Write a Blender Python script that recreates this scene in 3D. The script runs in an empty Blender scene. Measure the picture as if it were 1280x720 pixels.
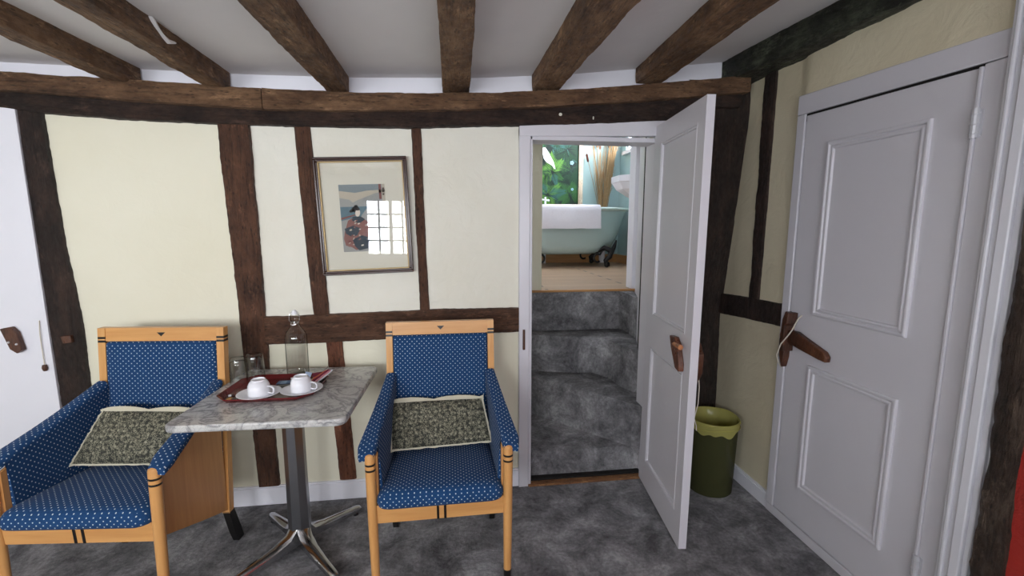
import bpy, bmesh, math, random
from math import sin, cos, pi, radians, atan2, sqrt
from mathutils import Vector, Matrix, noise

# ------------------------------------------------------------------ camera, world, light
SC = bpy.context.scene
COL = SC.collection
cam_data = bpy.data.cameras.new('camera')
cam = bpy.data.objects.new('camera', cam_data)
COL.objects.link(cam)
cam.location = (0, 0, 1.5)
cam.rotation_euler = (radians(90 - 7.83), 0, radians(-7.45))
cam_data.sensor_width = 36
cam_data.lens = 15.75
cam_data.clip_start = 0.02
SC.camera = cam
SC.view_settings.view_transform = 'Standard'
SC.view_settings.look = 'None'
SC.view_settings.gamma = 1
SC.view_settings.use_curve_mapping = False
SC.view_settings.exposure = 0.0

W = bpy.data.worlds.new('world')
SC.world = W
W.use_nodes = True
W.node_tree.nodes['Background'].inputs[0].default_value = (0.80, 0.88, 1.0, 1)
W.node_tree.nodes['Background'].inputs[1].default_value = 2.0

def area(name, loc, rot, sx, sy, power, color=(1, 1, 1)):
    l = bpy.data.lights.new(name, 'AREA')
    l.shape = 'RECTANGLE'; l.size = sx; l.size_y = sy; l.energy = power; l.color = color
    o = bpy.data.objects.new(name, l); COL.objects.link(o)
    o.location = loc; o.rotation_euler = rot
    return o
REAR = -1.3
# daylight outside the mirrored rear window, then two added fill lamps (facing +Y into the room)
area('daylight_left', (-0.81, REAR - 0.22, 1.50), (radians(90), 0, 0), 0.72, 0.80, 72, (0.97, 0.98, 1.0))
area('added_fill_far_left', (-2.15, REAR - 0.22, 1.50), (radians(90), 0, 0), 1.0, 0.9, 105, (0.97, 0.98, 1.0))  # fill lamp, added together with its unseen window
area('added_fill_middle', (0.55, REAR - 0.22, 1.50), (radians(90), 0, 0), 1.1, 0.9, 50, (0.97, 0.98, 1.0))  # second added fill lamp, its window unseen too
# daylight outside the bathroom window
area('daylight_bathroom', (2.62, 5.2, 2.72), (0, radians(90), 0), 0.55, 1.3, 215, (0.95, 0.98, 1.0))

# ------------------------------------------------------------------ materials
def srgb(r, g, b):
    def c(v):
        v /= 255.0
        return v / 12.92 if v <= 0.04045 else ((v + 0.055) / 1.055) ** 2.4
    return (c(r), c(g), c(b), 1)

class NT:
    def __init__(s, name):
        s.m = bpy.data.materials.new(name); s.m.use_nodes = True
        s.t = s.m.node_tree; s.n = s.t.nodes; s.b = s.n['Principled BSDF']; s.out = s.n['Material Output']
    def new(s, typ, **kw):
        n = s.n.new(typ)
        for k, v in kw.items(): setattr(n, k, v)
        return n
    def link(s, a, b): s.t.links.new(a, b)
    def coord(s, kind='Object', scale=(1, 1, 1), rot=(0, 0, 0)):
        tc = s.new('ShaderNodeTexCoord'); mp = s.new('ShaderNodeMapping')
        mp.inputs['Scale'].default_value = scale; mp.inputs['Rotation'].default_value = rot
        s.link(tc.outputs[kind], mp.inputs['Vector']); return mp.outputs[0]
    def noise(s, vec, scale, detail=4, rough=0.55, dist=0.0):
        n = s.new('ShaderNodeTexNoise'); n.inputs['Scale'].default_value = scale
        n.inputs['Detail'].default_value = detail; n.inputs['Roughness'].default_value = rough
        n.inputs['Distortion'].default_value = dist
        if vec is not None: s.link(vec, n.inputs['Vector'])
        return n.outputs['Fac']
    def ramp(s, fac, stops, interp='LINEAR'):
        r = s.new('ShaderNodeValToRGB'); cr = r.color_ramp; cr.interpolation = interp
        while len(cr.elements) < len(stops): cr.elements.new(0.5)
        for e, (p, c) in zip(cr.elements, stops): e.position = p; e.color = c
        s.link(fac, r.inputs[0]); return r.outputs[0]
    def mix(s, fac, a, b, blend='MIX'):
        m = s.new('ShaderNodeMix', data_type='RGBA', blend_type=blend)
        for sock, v in ((m.inputs[0], fac), (m.inputs[6], a), (m.inputs[7], b)):
            if hasattr(v, 'is_output'): s.link(v, sock)
            else: sock.default_value = v
        return m.outputs[2]
    def math(s, op, a, b=None):
        m = s.new('ShaderNodeMath', operation=op)
        for i, v in enumerate((a, b)):
            if v is None: continue
            if hasattr(v, 'is_output'): s.link(v, m.inputs[i])
            else: m.inputs[i].default_value = v
        return m.outputs[0]
    def color(s, c):
        if hasattr(c, 'is_output'): s.link(c, s.b.inputs['Base Color'])
        else: s.b.inputs['Base Color'].default_value = c
    def bump(s, h, strength, dist=0.01):
        b = s.new('ShaderNodeBump'); b.inputs['Strength'].default_value = strength; b.inputs['Distance'].default_value = dist
        s.link(h, b.inputs['Height']); s.link(b.outputs[0], s.b.inputs['Normal'])
    def rough(s, v, metal=0.0, spec=None):
        if hasattr(v, 'is_output'): s.link(v, s.b.inputs['Roughness'])
        else: s.b.inputs['Roughness'].default_value = v
        s.b.inputs['Metallic'].default_value = metal
        if spec is not None: s.b.inputs['Specular IOR Level'].default_value = spec

def plain(name, col, rough=0.5, metal=0.0, bumps=0.0, var=0.06, scale=12.0, spec=None):
    k = NT(name); v = k.coord()
    n = k.noise(v, scale, 3)
    c2 = tuple(x * (1 - var * 2) for x in col[:3]) + (1,)
    k.color(k.mix(n, c2, col)); k.rough(rough, metal, spec)
    if bumps: k.bump(k.noise(v, scale * 3, 5), bumps, 0.004)
    return k.m

def plaster(name, col, col2=None, bumps=0.5, scale=6, rough=0.55):
    k = NT(name); v = k.coord()
    n = k.noise(v, 1.7, 4); n2 = k.noise(v, scale, 6, 0.6, 0.6)
    c = k.mix(k.ramp(n, [(0.35, (0, 0, 0, 1)), (0.7, (1, 1, 1, 1))]), col, col2 or tuple(x * 0.93 for x in col[:3]) + (1,))
    k.color(c); k.rough(rough); k.bump(n2, bumps, 0.012); return k.m

def timber_mat(name, cA, cB, cC, axis='X', rough=0.6, bumps=0.9):
    # grain stretched along the axis, with cracks, pits and woodworm
    k = NT(name)
    sc = {'X': (0.07, 1, 1), 'Y': (1, 0.07, 1), 'Z': (1, 1, 0.07)}[axis]
    v = k.coord(scale=sc); vo = k.coord(scale=tuple(0.45 if q < 1 else 1 for q in sc))
    g = k.noise(v, 70, 10, 0.75, 0.5); blot = k.noise(vo, 10, 10, 0.75, 0.2); fine = k.noise(vo, 60, 4)
    wear = k.noise(k.coord(scale=tuple(0.35 if q < 1 else 1 for q in sc)), 22, 9, 0.78, 0.2)
    base = k.ramp(blot, [(0.34, cA), (0.50, cB), (0.66, cC)])
    worn_tone = tuple(min(1, x * 1.9 + 0.012) for x in cC[:3]) + (1,)  # paler tone of the worn patches
    base = k.mix(k.ramp(wear, [(0.56, (0, 0, 0, 1)), (0.66, (0.6, 0.6, 0.6, 1))]), base, worn_tone)
    dark = k.ramp(g, [(0.34, (0.16, 0.16, 0.16, 1)), (0.48, (1.15, 1.15, 1.15, 1))])
    c = k.mix(0.75, base, dark, 'MULTIPLY')
    vor = k.new('ShaderNodeTexVoronoi'); vor.inputs['Scale'].default_value = 60; k.link(k.coord(scale=tuple(0.35 if s < 1 else 1 for s in sc)), vor.inputs['Vector'])
    pit = k.ramp(vor.outputs['Distance'], [(0.12, (0.15, 0.15, 0.15, 1)), (0.24, (1, 1, 1, 1))])
    c = k.mix(0.7, c, pit, 'MULTIPLY')
    k.color(c)
    k.rough(k.ramp(fine, [(0.3, (rough - 0.15,) * 3 + (1,)), (0.7, (rough + 0.2,) * 3 + (1,))]))
    k.bump(k.math('ADD', k.math('MULTIPLY', g, 1.0), k.math('MULTIPLY', blot, 1.4)), bumps, 0.018)
    return k.m

M = {}
M['cream'] = plaster('cream_plaster', srgb(231, 227, 207), srgb(226, 221, 198), 0.35, 7)
M['cream_white'] = plaster('pale_plaster', srgb(230, 228, 216), srgb(222, 218, 202), 0.7, 9)
M['cream_right'] = plaster('buttery_plaster', srgb(220, 211, 184), srgb(210, 200, 172), 0.6, 7)
M['ceiling'] = plaster('ceiling_paint', srgb(236, 233, 232), srgb(228, 225, 225), 0.25, 5, 0.8)
M['white'] = plain('white_gloss_paint', srgb(217, 215, 222), 0.32, 0, 0.10, 0.02, 6)
M['white2'] = plain('white_satin_paint', srgb(228, 227, 232), 0.35, 0, 0.15, 0.02, 8)
M['white_cool'] = plain('white_eggshell_paint', srgb(234, 234, 242), 0.4, 0, 0.12, 0.02, 6)
M['red'] = plaster('red_plaster', srgb(178, 52, 44), srgb(150, 38, 34), 1.0, 14, 0.35)
M['wood_wall_h'] = timber_mat('oak_timber_lying', srgb(52, 34, 25), srgb(86, 58, 42), srgb(112, 80, 60), 'X')
M['wood_wall_v'] = timber_mat('oak_timber_upright', srgb(52, 33, 24), srgb(84, 55, 40), srgb(106, 72, 52), 'Z')
M['wood_red'] = timber_mat('reddish_timber', srgb(74, 42, 30), srgb(112, 68, 48), srgb(138, 90, 66), 'Z')
M['wood_plate'] = timber_mat('oak_wall_plate', srgb(74, 50, 34), srgb(104, 76, 54), srgb(136, 104, 76), 'X', 0.65)
M['wood_plate_dark'] = timber_mat('dark_wall_plate', srgb(26, 18, 16), srgb(46, 32, 27), srgb(72, 52, 42), 'X', 0.6)
M['wood_joist'] = timber_mat('oak_joist', srgb(76, 52, 34), srgb(118, 86, 58), srgb(156, 122, 90), 'Y', 0.65, 1.0)
M['wood_black'] = timber_mat('blackened_timber', srgb(28, 20, 17), srgb(44, 31, 26), srgb(66, 48, 40), 'Z', 0.55)
M['wood_green'] = timber_mat('mossy_black_timber', srgb(22, 20, 17), srgb(42, 44, 34), srgb(88, 94, 76), 'Y', 0.5, 1.0)
M['wood_brownpost'] = timber_mat('weathered_post', srgb(44, 34, 28), srgb(74, 58, 48), srgb(118, 100, 86), 'Z', 0.45, 1.0)
M['latch'] = timber_mat('latch_wood', srgb(52, 30, 20), srgb(78, 45, 29), srgb(104, 64, 42), 'Z', 0.4, 0.3)
M['black'] = plain('black_lacquer', srgb(22, 20, 20), 0.35)
M['painted_shade'] = plain('painted_shade', srgb(20, 16, 14), 0.8)  # near-black colour standing in for shade in gaps and recesses
M['chrome'] = plain('brushed_chrome', srgb(190, 190, 192), 0.16, 1.0, 0, 0.03)
M['chrome_dark'] = plain('dark_steel', srgb(168, 170, 174), 0.3, 1.0, 0, 0.05)
M['brass'] = plain('steel_hinge', srgb(214, 214, 220), 0.35, 0.2)
M['string'] = plain('cotton_string', srgb(214, 206, 192), 0.8)
M['porcelain'] = plain('white_china', srgb(236, 236, 242), 0.12, 0, 0, 0.01)
M['towel'] = plain('white_towelling', srgb(235, 233, 240), 0.95, 0, 1.0, 0.04, 60)
M['tub'] = plain('mint_enamel', srgb(178, 200, 198), 0.25, 0, 0, 0.02)
M['teal'] = plaster('teal_plaster', srgb(164, 190, 190), srgb(154, 182, 182), 0.2, 5, 0.6)
M['iron'] = plain('black_cast_iron', srgb(34, 32, 32), 0.3, 0.5, 0.6, 0.1, 30)
M['gold'] = plain('gilt_slip', srgb(184, 158, 112), 0.4, 0.3)
M['frame'] = plain('dark_mahogany_frame', srgb(58, 32, 24), 0.25)
M['mount'] = plain('ivory_mount', srgb(222, 219, 204), 0.8, 0, 0, 0.01)
M['straw'] = plain('dried_grass', srgb(178, 146, 104), 0.8, 0, 0, 0.2, 40)
M['bulrush'] = plain('bulrush_head', srgb(92, 42, 28), 0.9, 0, 0.6, 0.1, 80)
M['pale_wood'] = timber_mat('pale_pine', srgb(184, 160, 134), srgb(200, 178, 154), srgb(214, 194, 172), 'Z', 0.5, 0.3)
M['silver'] = plain('silver_foil', srgb(180, 184, 190), 0.25, 0.8)

def beech(name, axis, c1=(218, 164, 102), c2=(202, 144, 84)):
    k = NT(name); sc = {'X': (0.08, 1, 1), 'Y': (1, 0.08, 1), 'Z': (1, 1, 0.08)}[axis]
    g = k.noise(k.coord(scale=sc), 45, 5, 0.5, 0.4)
    k.color(k.ramp(g, [(0.3, srgb(*c2)), (0.7, srgb(*c1))])); k.rough(0.32); k.bump(g, 0.06, 0.002); return k.m
M['beech_x'] = beech('beech_across', 'X'); M['beech_z'] = beech('beech_upright', 'Z')
M['ply'] = beech('beech_plywood', 'Z', (208, 152, 94), (194, 136, 80))
M['pine'] = beech('orange_pine', 'X', (196, 146, 92), (176, 124, 72))

def fabric_blue():
    k = NT('blue_dotted_upholstery')
    tc = k.new('ShaderNodeTexCoord')
    sep = k.new('ShaderNodeSeparateXYZ'); k.link(tc.outputs['UV'], sep.inputs[0])
    S = 0.0225
    a = k.math('DIVIDE', k.math('ADD', sep.outputs[0], sep.outputs[1]), S)
    b = k.math('DIVIDE', k.math('SUBTRACT', sep.outputs[0], sep.outputs[1]), S)
    fa = k.math('SUBTRACT', k.math('FRACT', k.math('ADD', a, 200.0)), 0.5)
    fb = k.math('SUBTRACT', k.math('FRACT', k.math('ADD', b, 200.0)), 0.5)
    d = k.math('SQRT', k.math('ADD', k.math('MULTIPLY', fa, fa), k.math('MULTIPLY', fb, fb)))
    dot = k.ramp(d, [(0.11, (1, 1, 1, 1)), (0.16, (0, 0, 0, 1))])
    n = k.noise(k.coord(), 250, 3); n2 = k.noise(k.coord(), 9, 3)
    base = k.mix(n, srgb(22, 54, 94), srgb(36, 74, 120)); base = k.mix(0.25, base, k.mix(n2, srgb(20, 50, 88), srgb(38, 76, 120)))
    k.color(k.mix(dot, base, srgb(196, 208, 214))); k.rough(0.95, spec=0.15)
    k.b.inputs['Sheen Weight'].default_value = 0.05
    k.bump(n, 0.25, 0.002); return k.m
M['blue'] = fabric_blue()

def pillow_fabric():
    k = NT('black_floral_print'); v = k.coord('UV')
    vo = k.new('ShaderNodeTexVoronoi'); vo.inputs['Scale'].default_value = 46; k.link(v, vo.inputs['Vector'])
    vo.inputs['Randomness'].default_value = 0.35
    ring = k.ramp(vo.outputs['Distance'], [(0.12, srgb(158, 154, 134)), (0.22, srgb(112, 110, 92)), (0.30, srgb(52, 52, 44)), (0.42, srgb(46, 47, 40))])
    v2 = k.new('ShaderNodeTexVoronoi', feature='DISTANCE_TO_EDGE'); v2.inputs['Scale'].default_value = 150; k.link(v, v2.inputs['Vector'])
    vine = k.ramp(v2.outputs[0], [(0.06, (1, 1, 1, 1)), (0.14, (0, 0, 0, 1))])
    n = k.noise(v, 60, 3)
    lines = k.math('MULTIPLY', vine, k.ramp(n, [(0.40, (0, 0, 0, 1)), (0.52, (1, 1, 1, 1))]))
    k.color(k.mix(lines, ring, srgb(138, 134, 114))); k.rough(0.85)
    k.bump(k.noise(k.coord(), 300, 2), 0.2, 0.002); return k.m
M['floral'] = pillow_fabric()
M['linen'] = plain('cream_linen', srgb(206, 200, 178), 0.9, 0, 0.5, 0.05, 60)

def carpet():
    k = NT('grey_carpet'); v = k.coord()
    a = k.noise(v, 4.5, 9, 0.74, 0.4); b = k.noise(v, 420, 4, 0.7); c = k.noise(v, 60, 4, 0.6)
    c1 = k.ramp(a, [(0.36, srgb(100, 99, 102)), (0.47, srgb(134, 133, 136)), (0.56, srgb(162, 161, 164)), (0.68, srgb(204, 203, 207))])
    c2 = k.ramp(c, [(0.3, (0.62, 0.62, 0.62, 1)), (0.7, (1.12, 1.12, 1.12, 1))])
    c3 = k.ramp(b, [(0.35, (0.62, 0.62, 0.62, 1)), (0.65, (1.2, 1.2, 1.2, 1))])
    k.color(k.mix(0.9, k.mix(0.8, c1, c2, 'MULTIPLY'), c3, 'MULTIPLY')); k.rough(0.97, spec=0.1)
    k.bump(k.math('ADD', b, k.math('MULTIPLY', c, 1.5)), 0.7, 0.006); return k.m
M['carpet'] = carpet()

def marble():
    k = NT('grey_veined_marble'); v = k.coord(rot=(0, 0, 0.6))
    n = k.noise(v, 7, 8, 0.62, 1.6); w = k.noise(v, 22, 7, 0.65, 2.5); big = k.noise(v, 3.0, 4)
    v1 = k.math('ABSOLUTE', k.math('SUBTRACT', n, 0.5)); v2 = k.math('ABSOLUTE', k.math('SUBTRACT', w, 0.5))
    veins = k.ramp(v1, [(0.0, srgb(126, 126, 128)), (0.02, srgb(168, 167, 166)), (0.07, srgb(206, 205, 202))])
    veins2 = k.ramp(v2, [(0.0, (0.62, 0.62, 0.63, 1)), (0.035, (1, 1, 1, 1))])
    c = k.mix(0.75, veins, veins2, 'MULTIPLY')
    c = k.mix(k.ramp(big, [(0.4, (0, 0, 0, 1)), (0.7, (0.5, 0.5, 0.5, 1))]), c, srgb(168, 166, 164))
    k.color(c); k.rough(0.22); return k.m
M['marble'] = marble()

def bath_floor():
    k = NT('pale_floorboards'); v = k.coord(scale=(0.15, 1, 1))
    br = k.new('ShaderNodeTexBrick'); br.inputs['Scale'].default_value = 1.0
    br.inputs['Brick Width'].default_value = 0.22; br.inputs['Row Height'].default_value = 0.13; br.inputs['Mortar Size'].default_value = 0.002
    br.inputs['Color1'].default_value = srgb(200, 170, 140); br.inputs['Color2'].default_value = srgb(184, 152, 122); br.inputs['Mortar'].default_value = srgb(120, 104, 90)
    k.link(v, br.inputs['Vector'])
    g = k.noise(v, 30, 5)
    k.color(k.mix(0.4, br.outputs[0], k.ramp(g, [(0.3, (0.6, 0.6, 0.6, 1)), (0.7, (1, 1, 1, 1))]), 'MULTIPLY')); k.rough(0.4); return k.m
M['boards'] = bath_floor()

def clear(name, centre, edge, gloss_rough=0.02, gmax=0.5, base_refl=0.06, blend=0.35):
    # thin clear sheet: see-through, darker towards its silhouette, with a shine
    k = NT(name); k.n.remove(k.b)
    lw = k.new('ShaderNodeLayerWeight'); lw.inputs['Blend'].default_value = blend
    tr = k.new('ShaderNodeBsdfTransparent'); gl = k.new('ShaderNodeBsdfGlossy'); gl.inputs['Roughness'].default_value = gloss_rough
    k.link(k.ramp(lw.outputs['Facing'], [(0.0, centre), (0.55, centre), (0.95, edge)]), tr.inputs[0])
    f = k.ramp(lw.outputs['Facing'], [(0.0, (base_refl,) * 3 + (1,)), (0.6, (base_refl * 1.6,) * 3 + (1,)), (1.0, (gmax,) * 3 + (1,))])
    mx = k.new('ShaderNodeMixShader'); k.link(f, mx.inputs[0]); k.link(tr.outputs[0], mx.inputs[1]); k.link(gl.outputs[0], mx.inputs[2])
    k.link(mx.outputs[0], k.out.inputs['Surface']); return k.m
M['glass'] = clear('clear_glass', (0.965, 0.975, 0.965, 1), (0.12, 0.14, 0.12, 1), 0.02, 0.7, 0.07, 0.45)
M['bottle'] = clear('green_tinged_glass', (0.985, 0.99, 0.98, 1), (0.05, 0.09, 0.05, 1), 0.02, 0.6, 0.06, 0.45)
M['pane'] = clear('picture_glass', (0.99, 0.99, 0.99, 1), (0.8, 0.82, 0.8, 1), 0.0, 0.7, 0.035)
M['window_pane'] = clear('window_pane', (0.95, 0.96, 0.97, 1), (0.8, 0.85, 0.85, 1), 0.0, 0.7, 0.04)

def tinted(name, col, alpha, rough=0.15):
    k = NT(name); k.n.remove(k.b)
    tr = k.new('ShaderNodeBsdfTransparent'); tr.inputs[0].default_value = col
    pr = k.new('ShaderNodeBsdfPrincipled'); pr.inputs['Base Color'].default_value = tuple(x * 0.9 for x in col[:3]) + (1,); pr.inputs['Roughness'].default_value = rough
    mx = k.new('ShaderNodeMixShader'); mx.inputs[0].default_value = alpha
    k.link(tr.outputs[0], mx.inputs[1]); k.link(pr.outputs[0], mx.inputs[2]); k.link(mx.outputs[0], k.out.inputs['Surface']); return k.m
M['bin'] = tinted('olive_translucent_plastic', srgb(140, 142, 96), 0.28)
M['bag'] = tinted('yellow_film', srgb(240, 234, 140), 0.42, 0.2)

def flat(name, r, g, b, rough=0.7): return plain(name, srgb(r, g, b), rough, 0, 0, 0.05, 20)

# ------------------------------------------------------------------ mesh builder
class MB:
    def __init__(s): s.v = []; s.f = []; s.mi = []
    def add(s, vs, fs, mi=0):
        o = len(s.v); s.v += [tuple(p) for p in vs]
        for f in fs: s.f.append(tuple(i + o for i in f)); s.mi.append(mi)
        return s
    def box(s, a, b, mi=0):
        (x0, y0, z0), (x1, y1, z1) = a, b
        x0, x1 = min(x0, x1), max(x0, x1); y0, y1 = min(y0, y1), max(y0, y1); z0, z1 = min(z0, z1), max(z0, z1)
        return s.hexa([(x0, y0, z0), (x1, y0, z0), (x1, y1, z0), (x0, y1, z0), (x0, y0, z1), (x1, y0, z1), (x1, y1, z1), (x0, y1, z1)], mi)
    def hexa(s, p, mi=0):
        return s.add(p, [(0, 3, 2, 1), (4, 5, 6, 7), (0, 1, 5, 4), (1, 2, 6, 5), (2, 3, 7, 6), (3, 0, 4, 7)], mi)
    def loft(s, rings, closed=True, caps=True, mi=0):
        n = len(rings[0]); o = len(s.v)
        for r in rings: s.v += [tuple(p) for p in r]
        for k in range(len(rings) - 1):
            m = mi[k] if isinstance(mi, (list, tuple)) else mi
            for i in range(n if closed else n - 1):
                j = (i + 1) % n
                s.f.append((o + k * n + i, o + k * n + j, o + (k + 1) * n + j, o + (k + 1) * n + i)); s.mi.append(m)
        if caps:
            m0 = mi[0] if isinstance(mi, (list, tuple)) else mi; m1 = mi[-1] if isinstance(mi, (list, tuple)) else mi
            s.f.append(tuple(o + i for i in reversed(range(n)))); s.mi.append(m0)
            s.f.append(tuple(o + (len(rings) - 1) * n + i for i in range(n))); s.mi.append(m1)
        return s
    def prism(s, poly, d, mi=0):
        a = [Vector(p) for p in poly]; d = Vector(d); return s.loft([a, [p + d for p in a]], True, True, mi)
    def lathe(s, prof, seg=32, c=(0, 0, 0), mi=0, caps=False):
        return s.loft([[(c[0] + r * cos(2 * pi * i / seg), c[1] + r * sin(2 * pi * i / seg), c[2] + z) for i in range(seg)] for r, z in prof], True, caps, mi)
    def tube(s, pts, rad, seg=8, mi=0, caps=True, flat_=1.0):
        pts = [Vector(p) for p in pts]; rings = []; n = len(pts); up = None
        for i, p in enumerate(pts):
            t = (pts[min(i + 1, n - 1)] - pts[max(i - 1, 0)]).normalized()
            if up is None:
                up = Vector((0, 0, 1)) if abs(t.z) < 0.9 else Vector((1, 0, 0))
            a = t.cross(up).normalized(); b = a.cross(t).normalized(); up = b
            r = rad[i] if isinstance(rad, (list, tuple)) else rad
            rings.append([p + a * r * cos(2 * pi * q / seg) + b * r * flat_ * sin(2 * pi * q / seg) for q in range(seg)])
        return s.loft(rings, True, caps, mi)
    def sphere(s, c, r, seg=12, rng=8, mi=0):
        if not isinstance(r, (tuple, list)): r = (r, r, r)
        rings = []
        for k in range(rng + 1):
            t = pi * k / rng; q = max(sin(t), 0.01)
            rings.append([(c[0] + r[0] * q * cos(2 * pi * i / seg), c[1] + r[1] * q * sin(2 * pi * i / seg), c[2] - r[2] * cos(t)) for i in range(seg)])
        return s.loft(rings, True, True, mi)
    def build(s, name, mats, parent=None, loc=None, rotz=0.0, bevel=0.0, smooth=35, mat=None, xf=None):
        me = bpy.data.meshes.new(name)
        vs = [xf @ Vector(p) for p in s.v] if xf is not None else s.v
        me.from_pydata(vs, [], s.f)
        if not isinstance(mats, (list, tuple)): mats = [mats]
        for m in mats: me.materials.append(m)
        me.polygons.foreach_set('material_index', s.mi)
        bm = bmesh.new(); bm.from_mesh(me); bmesh.ops.recalc_face_normals(bm, faces=bm.faces[:]); bm.to_mesh(me); bm.free()
        uv = me.uv_layers.new(name='UVMap')
        for p in me.polygons:
            n = p.normal; ax = max(range(3), key=lambda i: abs(n[i]))
            for li in p.loop_indices:
                c = me.vertices[me.loops[li].vertex_index].co
                uv.data[li].uv = ((c.y, c.z) if ax == 0 else (c.x, c.z) if ax == 1 else (c.x, c.y))
        if smooth:
            me.polygons.foreach_set('use_smooth', [True] * len(me.polygons))
            me.set_sharp_from_angle(angle=radians(smooth))
        o = bpy.data.objects.new(name, me); COL.objects.link(o)
        if parent is not None: o.parent = parent
        if loc is not None: o.location = loc
        if rotz: o.rotation_euler = (0, 0, rotz)
        if bevel:
            b = o.modifiers.new('bevel', 'BEVEL'); b.width = bevel; b.segments = 2; b.limit_method = 'ANGLE'; b.angle_limit = radians(40)
        return o

def rrect(cx, cy, z, hx, hy, r, n=5):
    r = min(r, hx, hy); out = []
    for qx, qy, a0 in ((1, 1, 0), (-1, 1, pi / 2), (-1, -1, pi), (1, -1, 3 * pi / 2)):
        for i in range(n + 1):
            a = a0 + (pi / 2) * i / n
            out.append((cx + qx * (hx - r) + r * cos(a), cy + qy * (hy - r) + r * sin(a), z))
    return out

def interp(tab, x):
    if x <= tab[0][0]: return tab[0][1]
    for (a, va), (b, vb) in zip(tab, tab[1:]):
        if x <= b: return va + (vb - va) * (x - a) / (b - a)
    return tab[-1][1]

def tag(o, label, cat, group=None, kind=None):
    o['label'] = label; o['category'] = cat
    if group: o['group'] = group
    if kind: o['kind'] = kind
    return o
def structure(o, label=None, cat=None):
    o['kind'] = 'structure'
    if label: o['label'] = label
    if cat: o['category'] = cat
    return o
def empty(name, loc=(0, 0, 0), rotz=0, roty=0):
    o = bpy.data.objects.new(name, None); COL.objects.link(o); o.empty_display_size = 0.05
    o.location = loc; o.rotation_euler = (0, roty, rotz); return o
def copy_tree(o, parent=None):
    c = o.copy(); COL.objects.link(c)
    if parent is not None: c.parent = parent
    for ch in list(o.children): copy_tree(ch, c)
    return c

# rough-hewn timber: stations = rings of 4 corners; sides are subdivided and worn by noise
def timber(name, stations, mat, label, cat='timber beam', step=0.018, amp=0.004, div=7, seed=0, group=None):
    rings = []
    st = [[Vector(p) for p in r] for r in stations]
    for a, b in zip(st, st[1:]):
        L = max((b[i] - a[i]).length for i in range(4)); n = max(1, int(L / step))
        for k in range(n): rings.append([a[i].lerp(b[i], k / n) for i in range(4)])
    rings.append(st[-1])
    out = []
    for r in rings:
        c = sum(r, Vector()) / 4; ring = []
        for i in range(4):
            for q in range(div):
                p = r[i].lerp(r[(i + 1) % 4], q / div)
                d = (p - c); dn = d.normalized()
                if q == 0: p = p - dn * 0.004 * (1 + noise.noise(p * 9 + Vector((seed, 0, 0))))
                h = noise.noise(p * 6 + Vector((seed, 3, 1))) * amp * 0.8 + noise.noise(p * 34 + Vector((seed, 9, 2))) * amp * 0.55 + noise.noise(p * 75 + Vector((seed, 2, 7))) * amp * 0.3
                ring.append(p + dn * h)
        out.append(ring)
    m = MB().loft(out)
    o = m.build(name, mat, smooth=50)
    return tag(o, label, cat, group)

def bumpy_wall(mb, x0, x1, z0, z1, y, thick, step=0.05, amp=0.003, mi=0, seed=0):
    nx = max(1, int((x1 - x0) / step)); nz = max(1, int((z1 - z0) / step)); o = len(mb.v)
    for j in range(nz + 1):
        for i in range(nx + 1):
            x = x0 + (x1 - x0) * i / nx; z = z0 + (z1 - z0) * j / nz
            h = noise.noise(Vector((x * 4, z * 4, seed))) * amp + noise.noise(Vector((x * 11, z * 11, seed + 5))) * amp * 0.5
            mb.v.append((x, y + h, z))
    for j in range(nz):
        for i in range(nx):
            a = o + j * (nx + 1) + i; mb.f.append((a, a + 1, a + nx + 2, a + nx + 1)); mb.mi.append(mi)
    mb.box((x0, y + 0.012, z0), (x1, y + thick, z1), mi)

# ------------------------------------------------------------------ room shell
CEIL = [(-3.0, 2.25), (-1.0, 2.230), (-0.48, 2.236), (0.135, 2.258), (0.63, 2.298), (1.32, 2.376), (1.95, 2.45)]
def ceilz(x): return interp(CEIL, x)
WY = 2.42      # face of the back wall
RX = 1.66      # face of the right wall

f = MB(); f.box((-3.0, REAR - 0.1, -0.06), (1.9, WY + 0.10, 0.0))
structure(f.build('floor', M['carpet']), 'mottled dark grey fitted carpet', 'floor')

# ceiling, gently sagging
m = MB(); n = 48; rows = []
for k in range(2):
    y = (REAR - 0.1, 2.62)[k]
    rows.append([(-3.0 + 4.95 * i / n, y, ceilz(-3.0 + 4.95 * i / n)) for i in range(n + 1)] + [(-3.0 + 4.95 * i / n, y, ceilz(-3.0 + 4.95 * i / n) + 0.08) for i in range(n, -1, -1)])
m.loft(rows)
structure(m.build('ceiling', M['ceiling']), 'grey white painted ceiling between the joists', 'ceiling')

# back wall with the stair doorway
m = MB()
bumpy_wall(m, -3.0, -1.03, 0, 2.12, WY, 0.10, mi=0, seed=1, amp=0.002)
bumpy_wall(m, -1.03, 0.40, 1.00, 2.12, WY, 0.10, mi=1, seed=2, amp=0.006)
bumpy_wall(m, -1.03, 0.40, 0, 1.00, WY, 0.10, mi=0, seed=3, amp=0.004)
m.box((0.40, WY, 2.03), (1.2, WY + 0.10, 2.2), 0)
m.box((1.12, WY, 0.0), (1.2, WY + 0.10, 2.2), 0)
m.box((-3.0, WY + 0.06, 2.10), (1.7, WY + 0.10, 2.55), 0)
structure(m.build('wall_back', [M['cream'], M['cream_white']]), 'cream plaster wall between the dark timber studs', 'wall')
# white band between wall plate and ceiling
m = MB(); rows = []
for i in range(40):
    x = -3.0 + 4.7 * i / 39
    rows.append([(x, WY + 0.035, ceilz(x) - 0.14), (x, WY + 0.06, ceilz(x) - 0.14), (x, WY + 0.06, ceilz(x) + 0.02), (x, WY + 0.02, ceilz(x) + 0.02)])
m.loft(rows)
structure(m.build('trim_1', M['white_cool']), 'bright white band above the long wall beam', 'trim')

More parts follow.
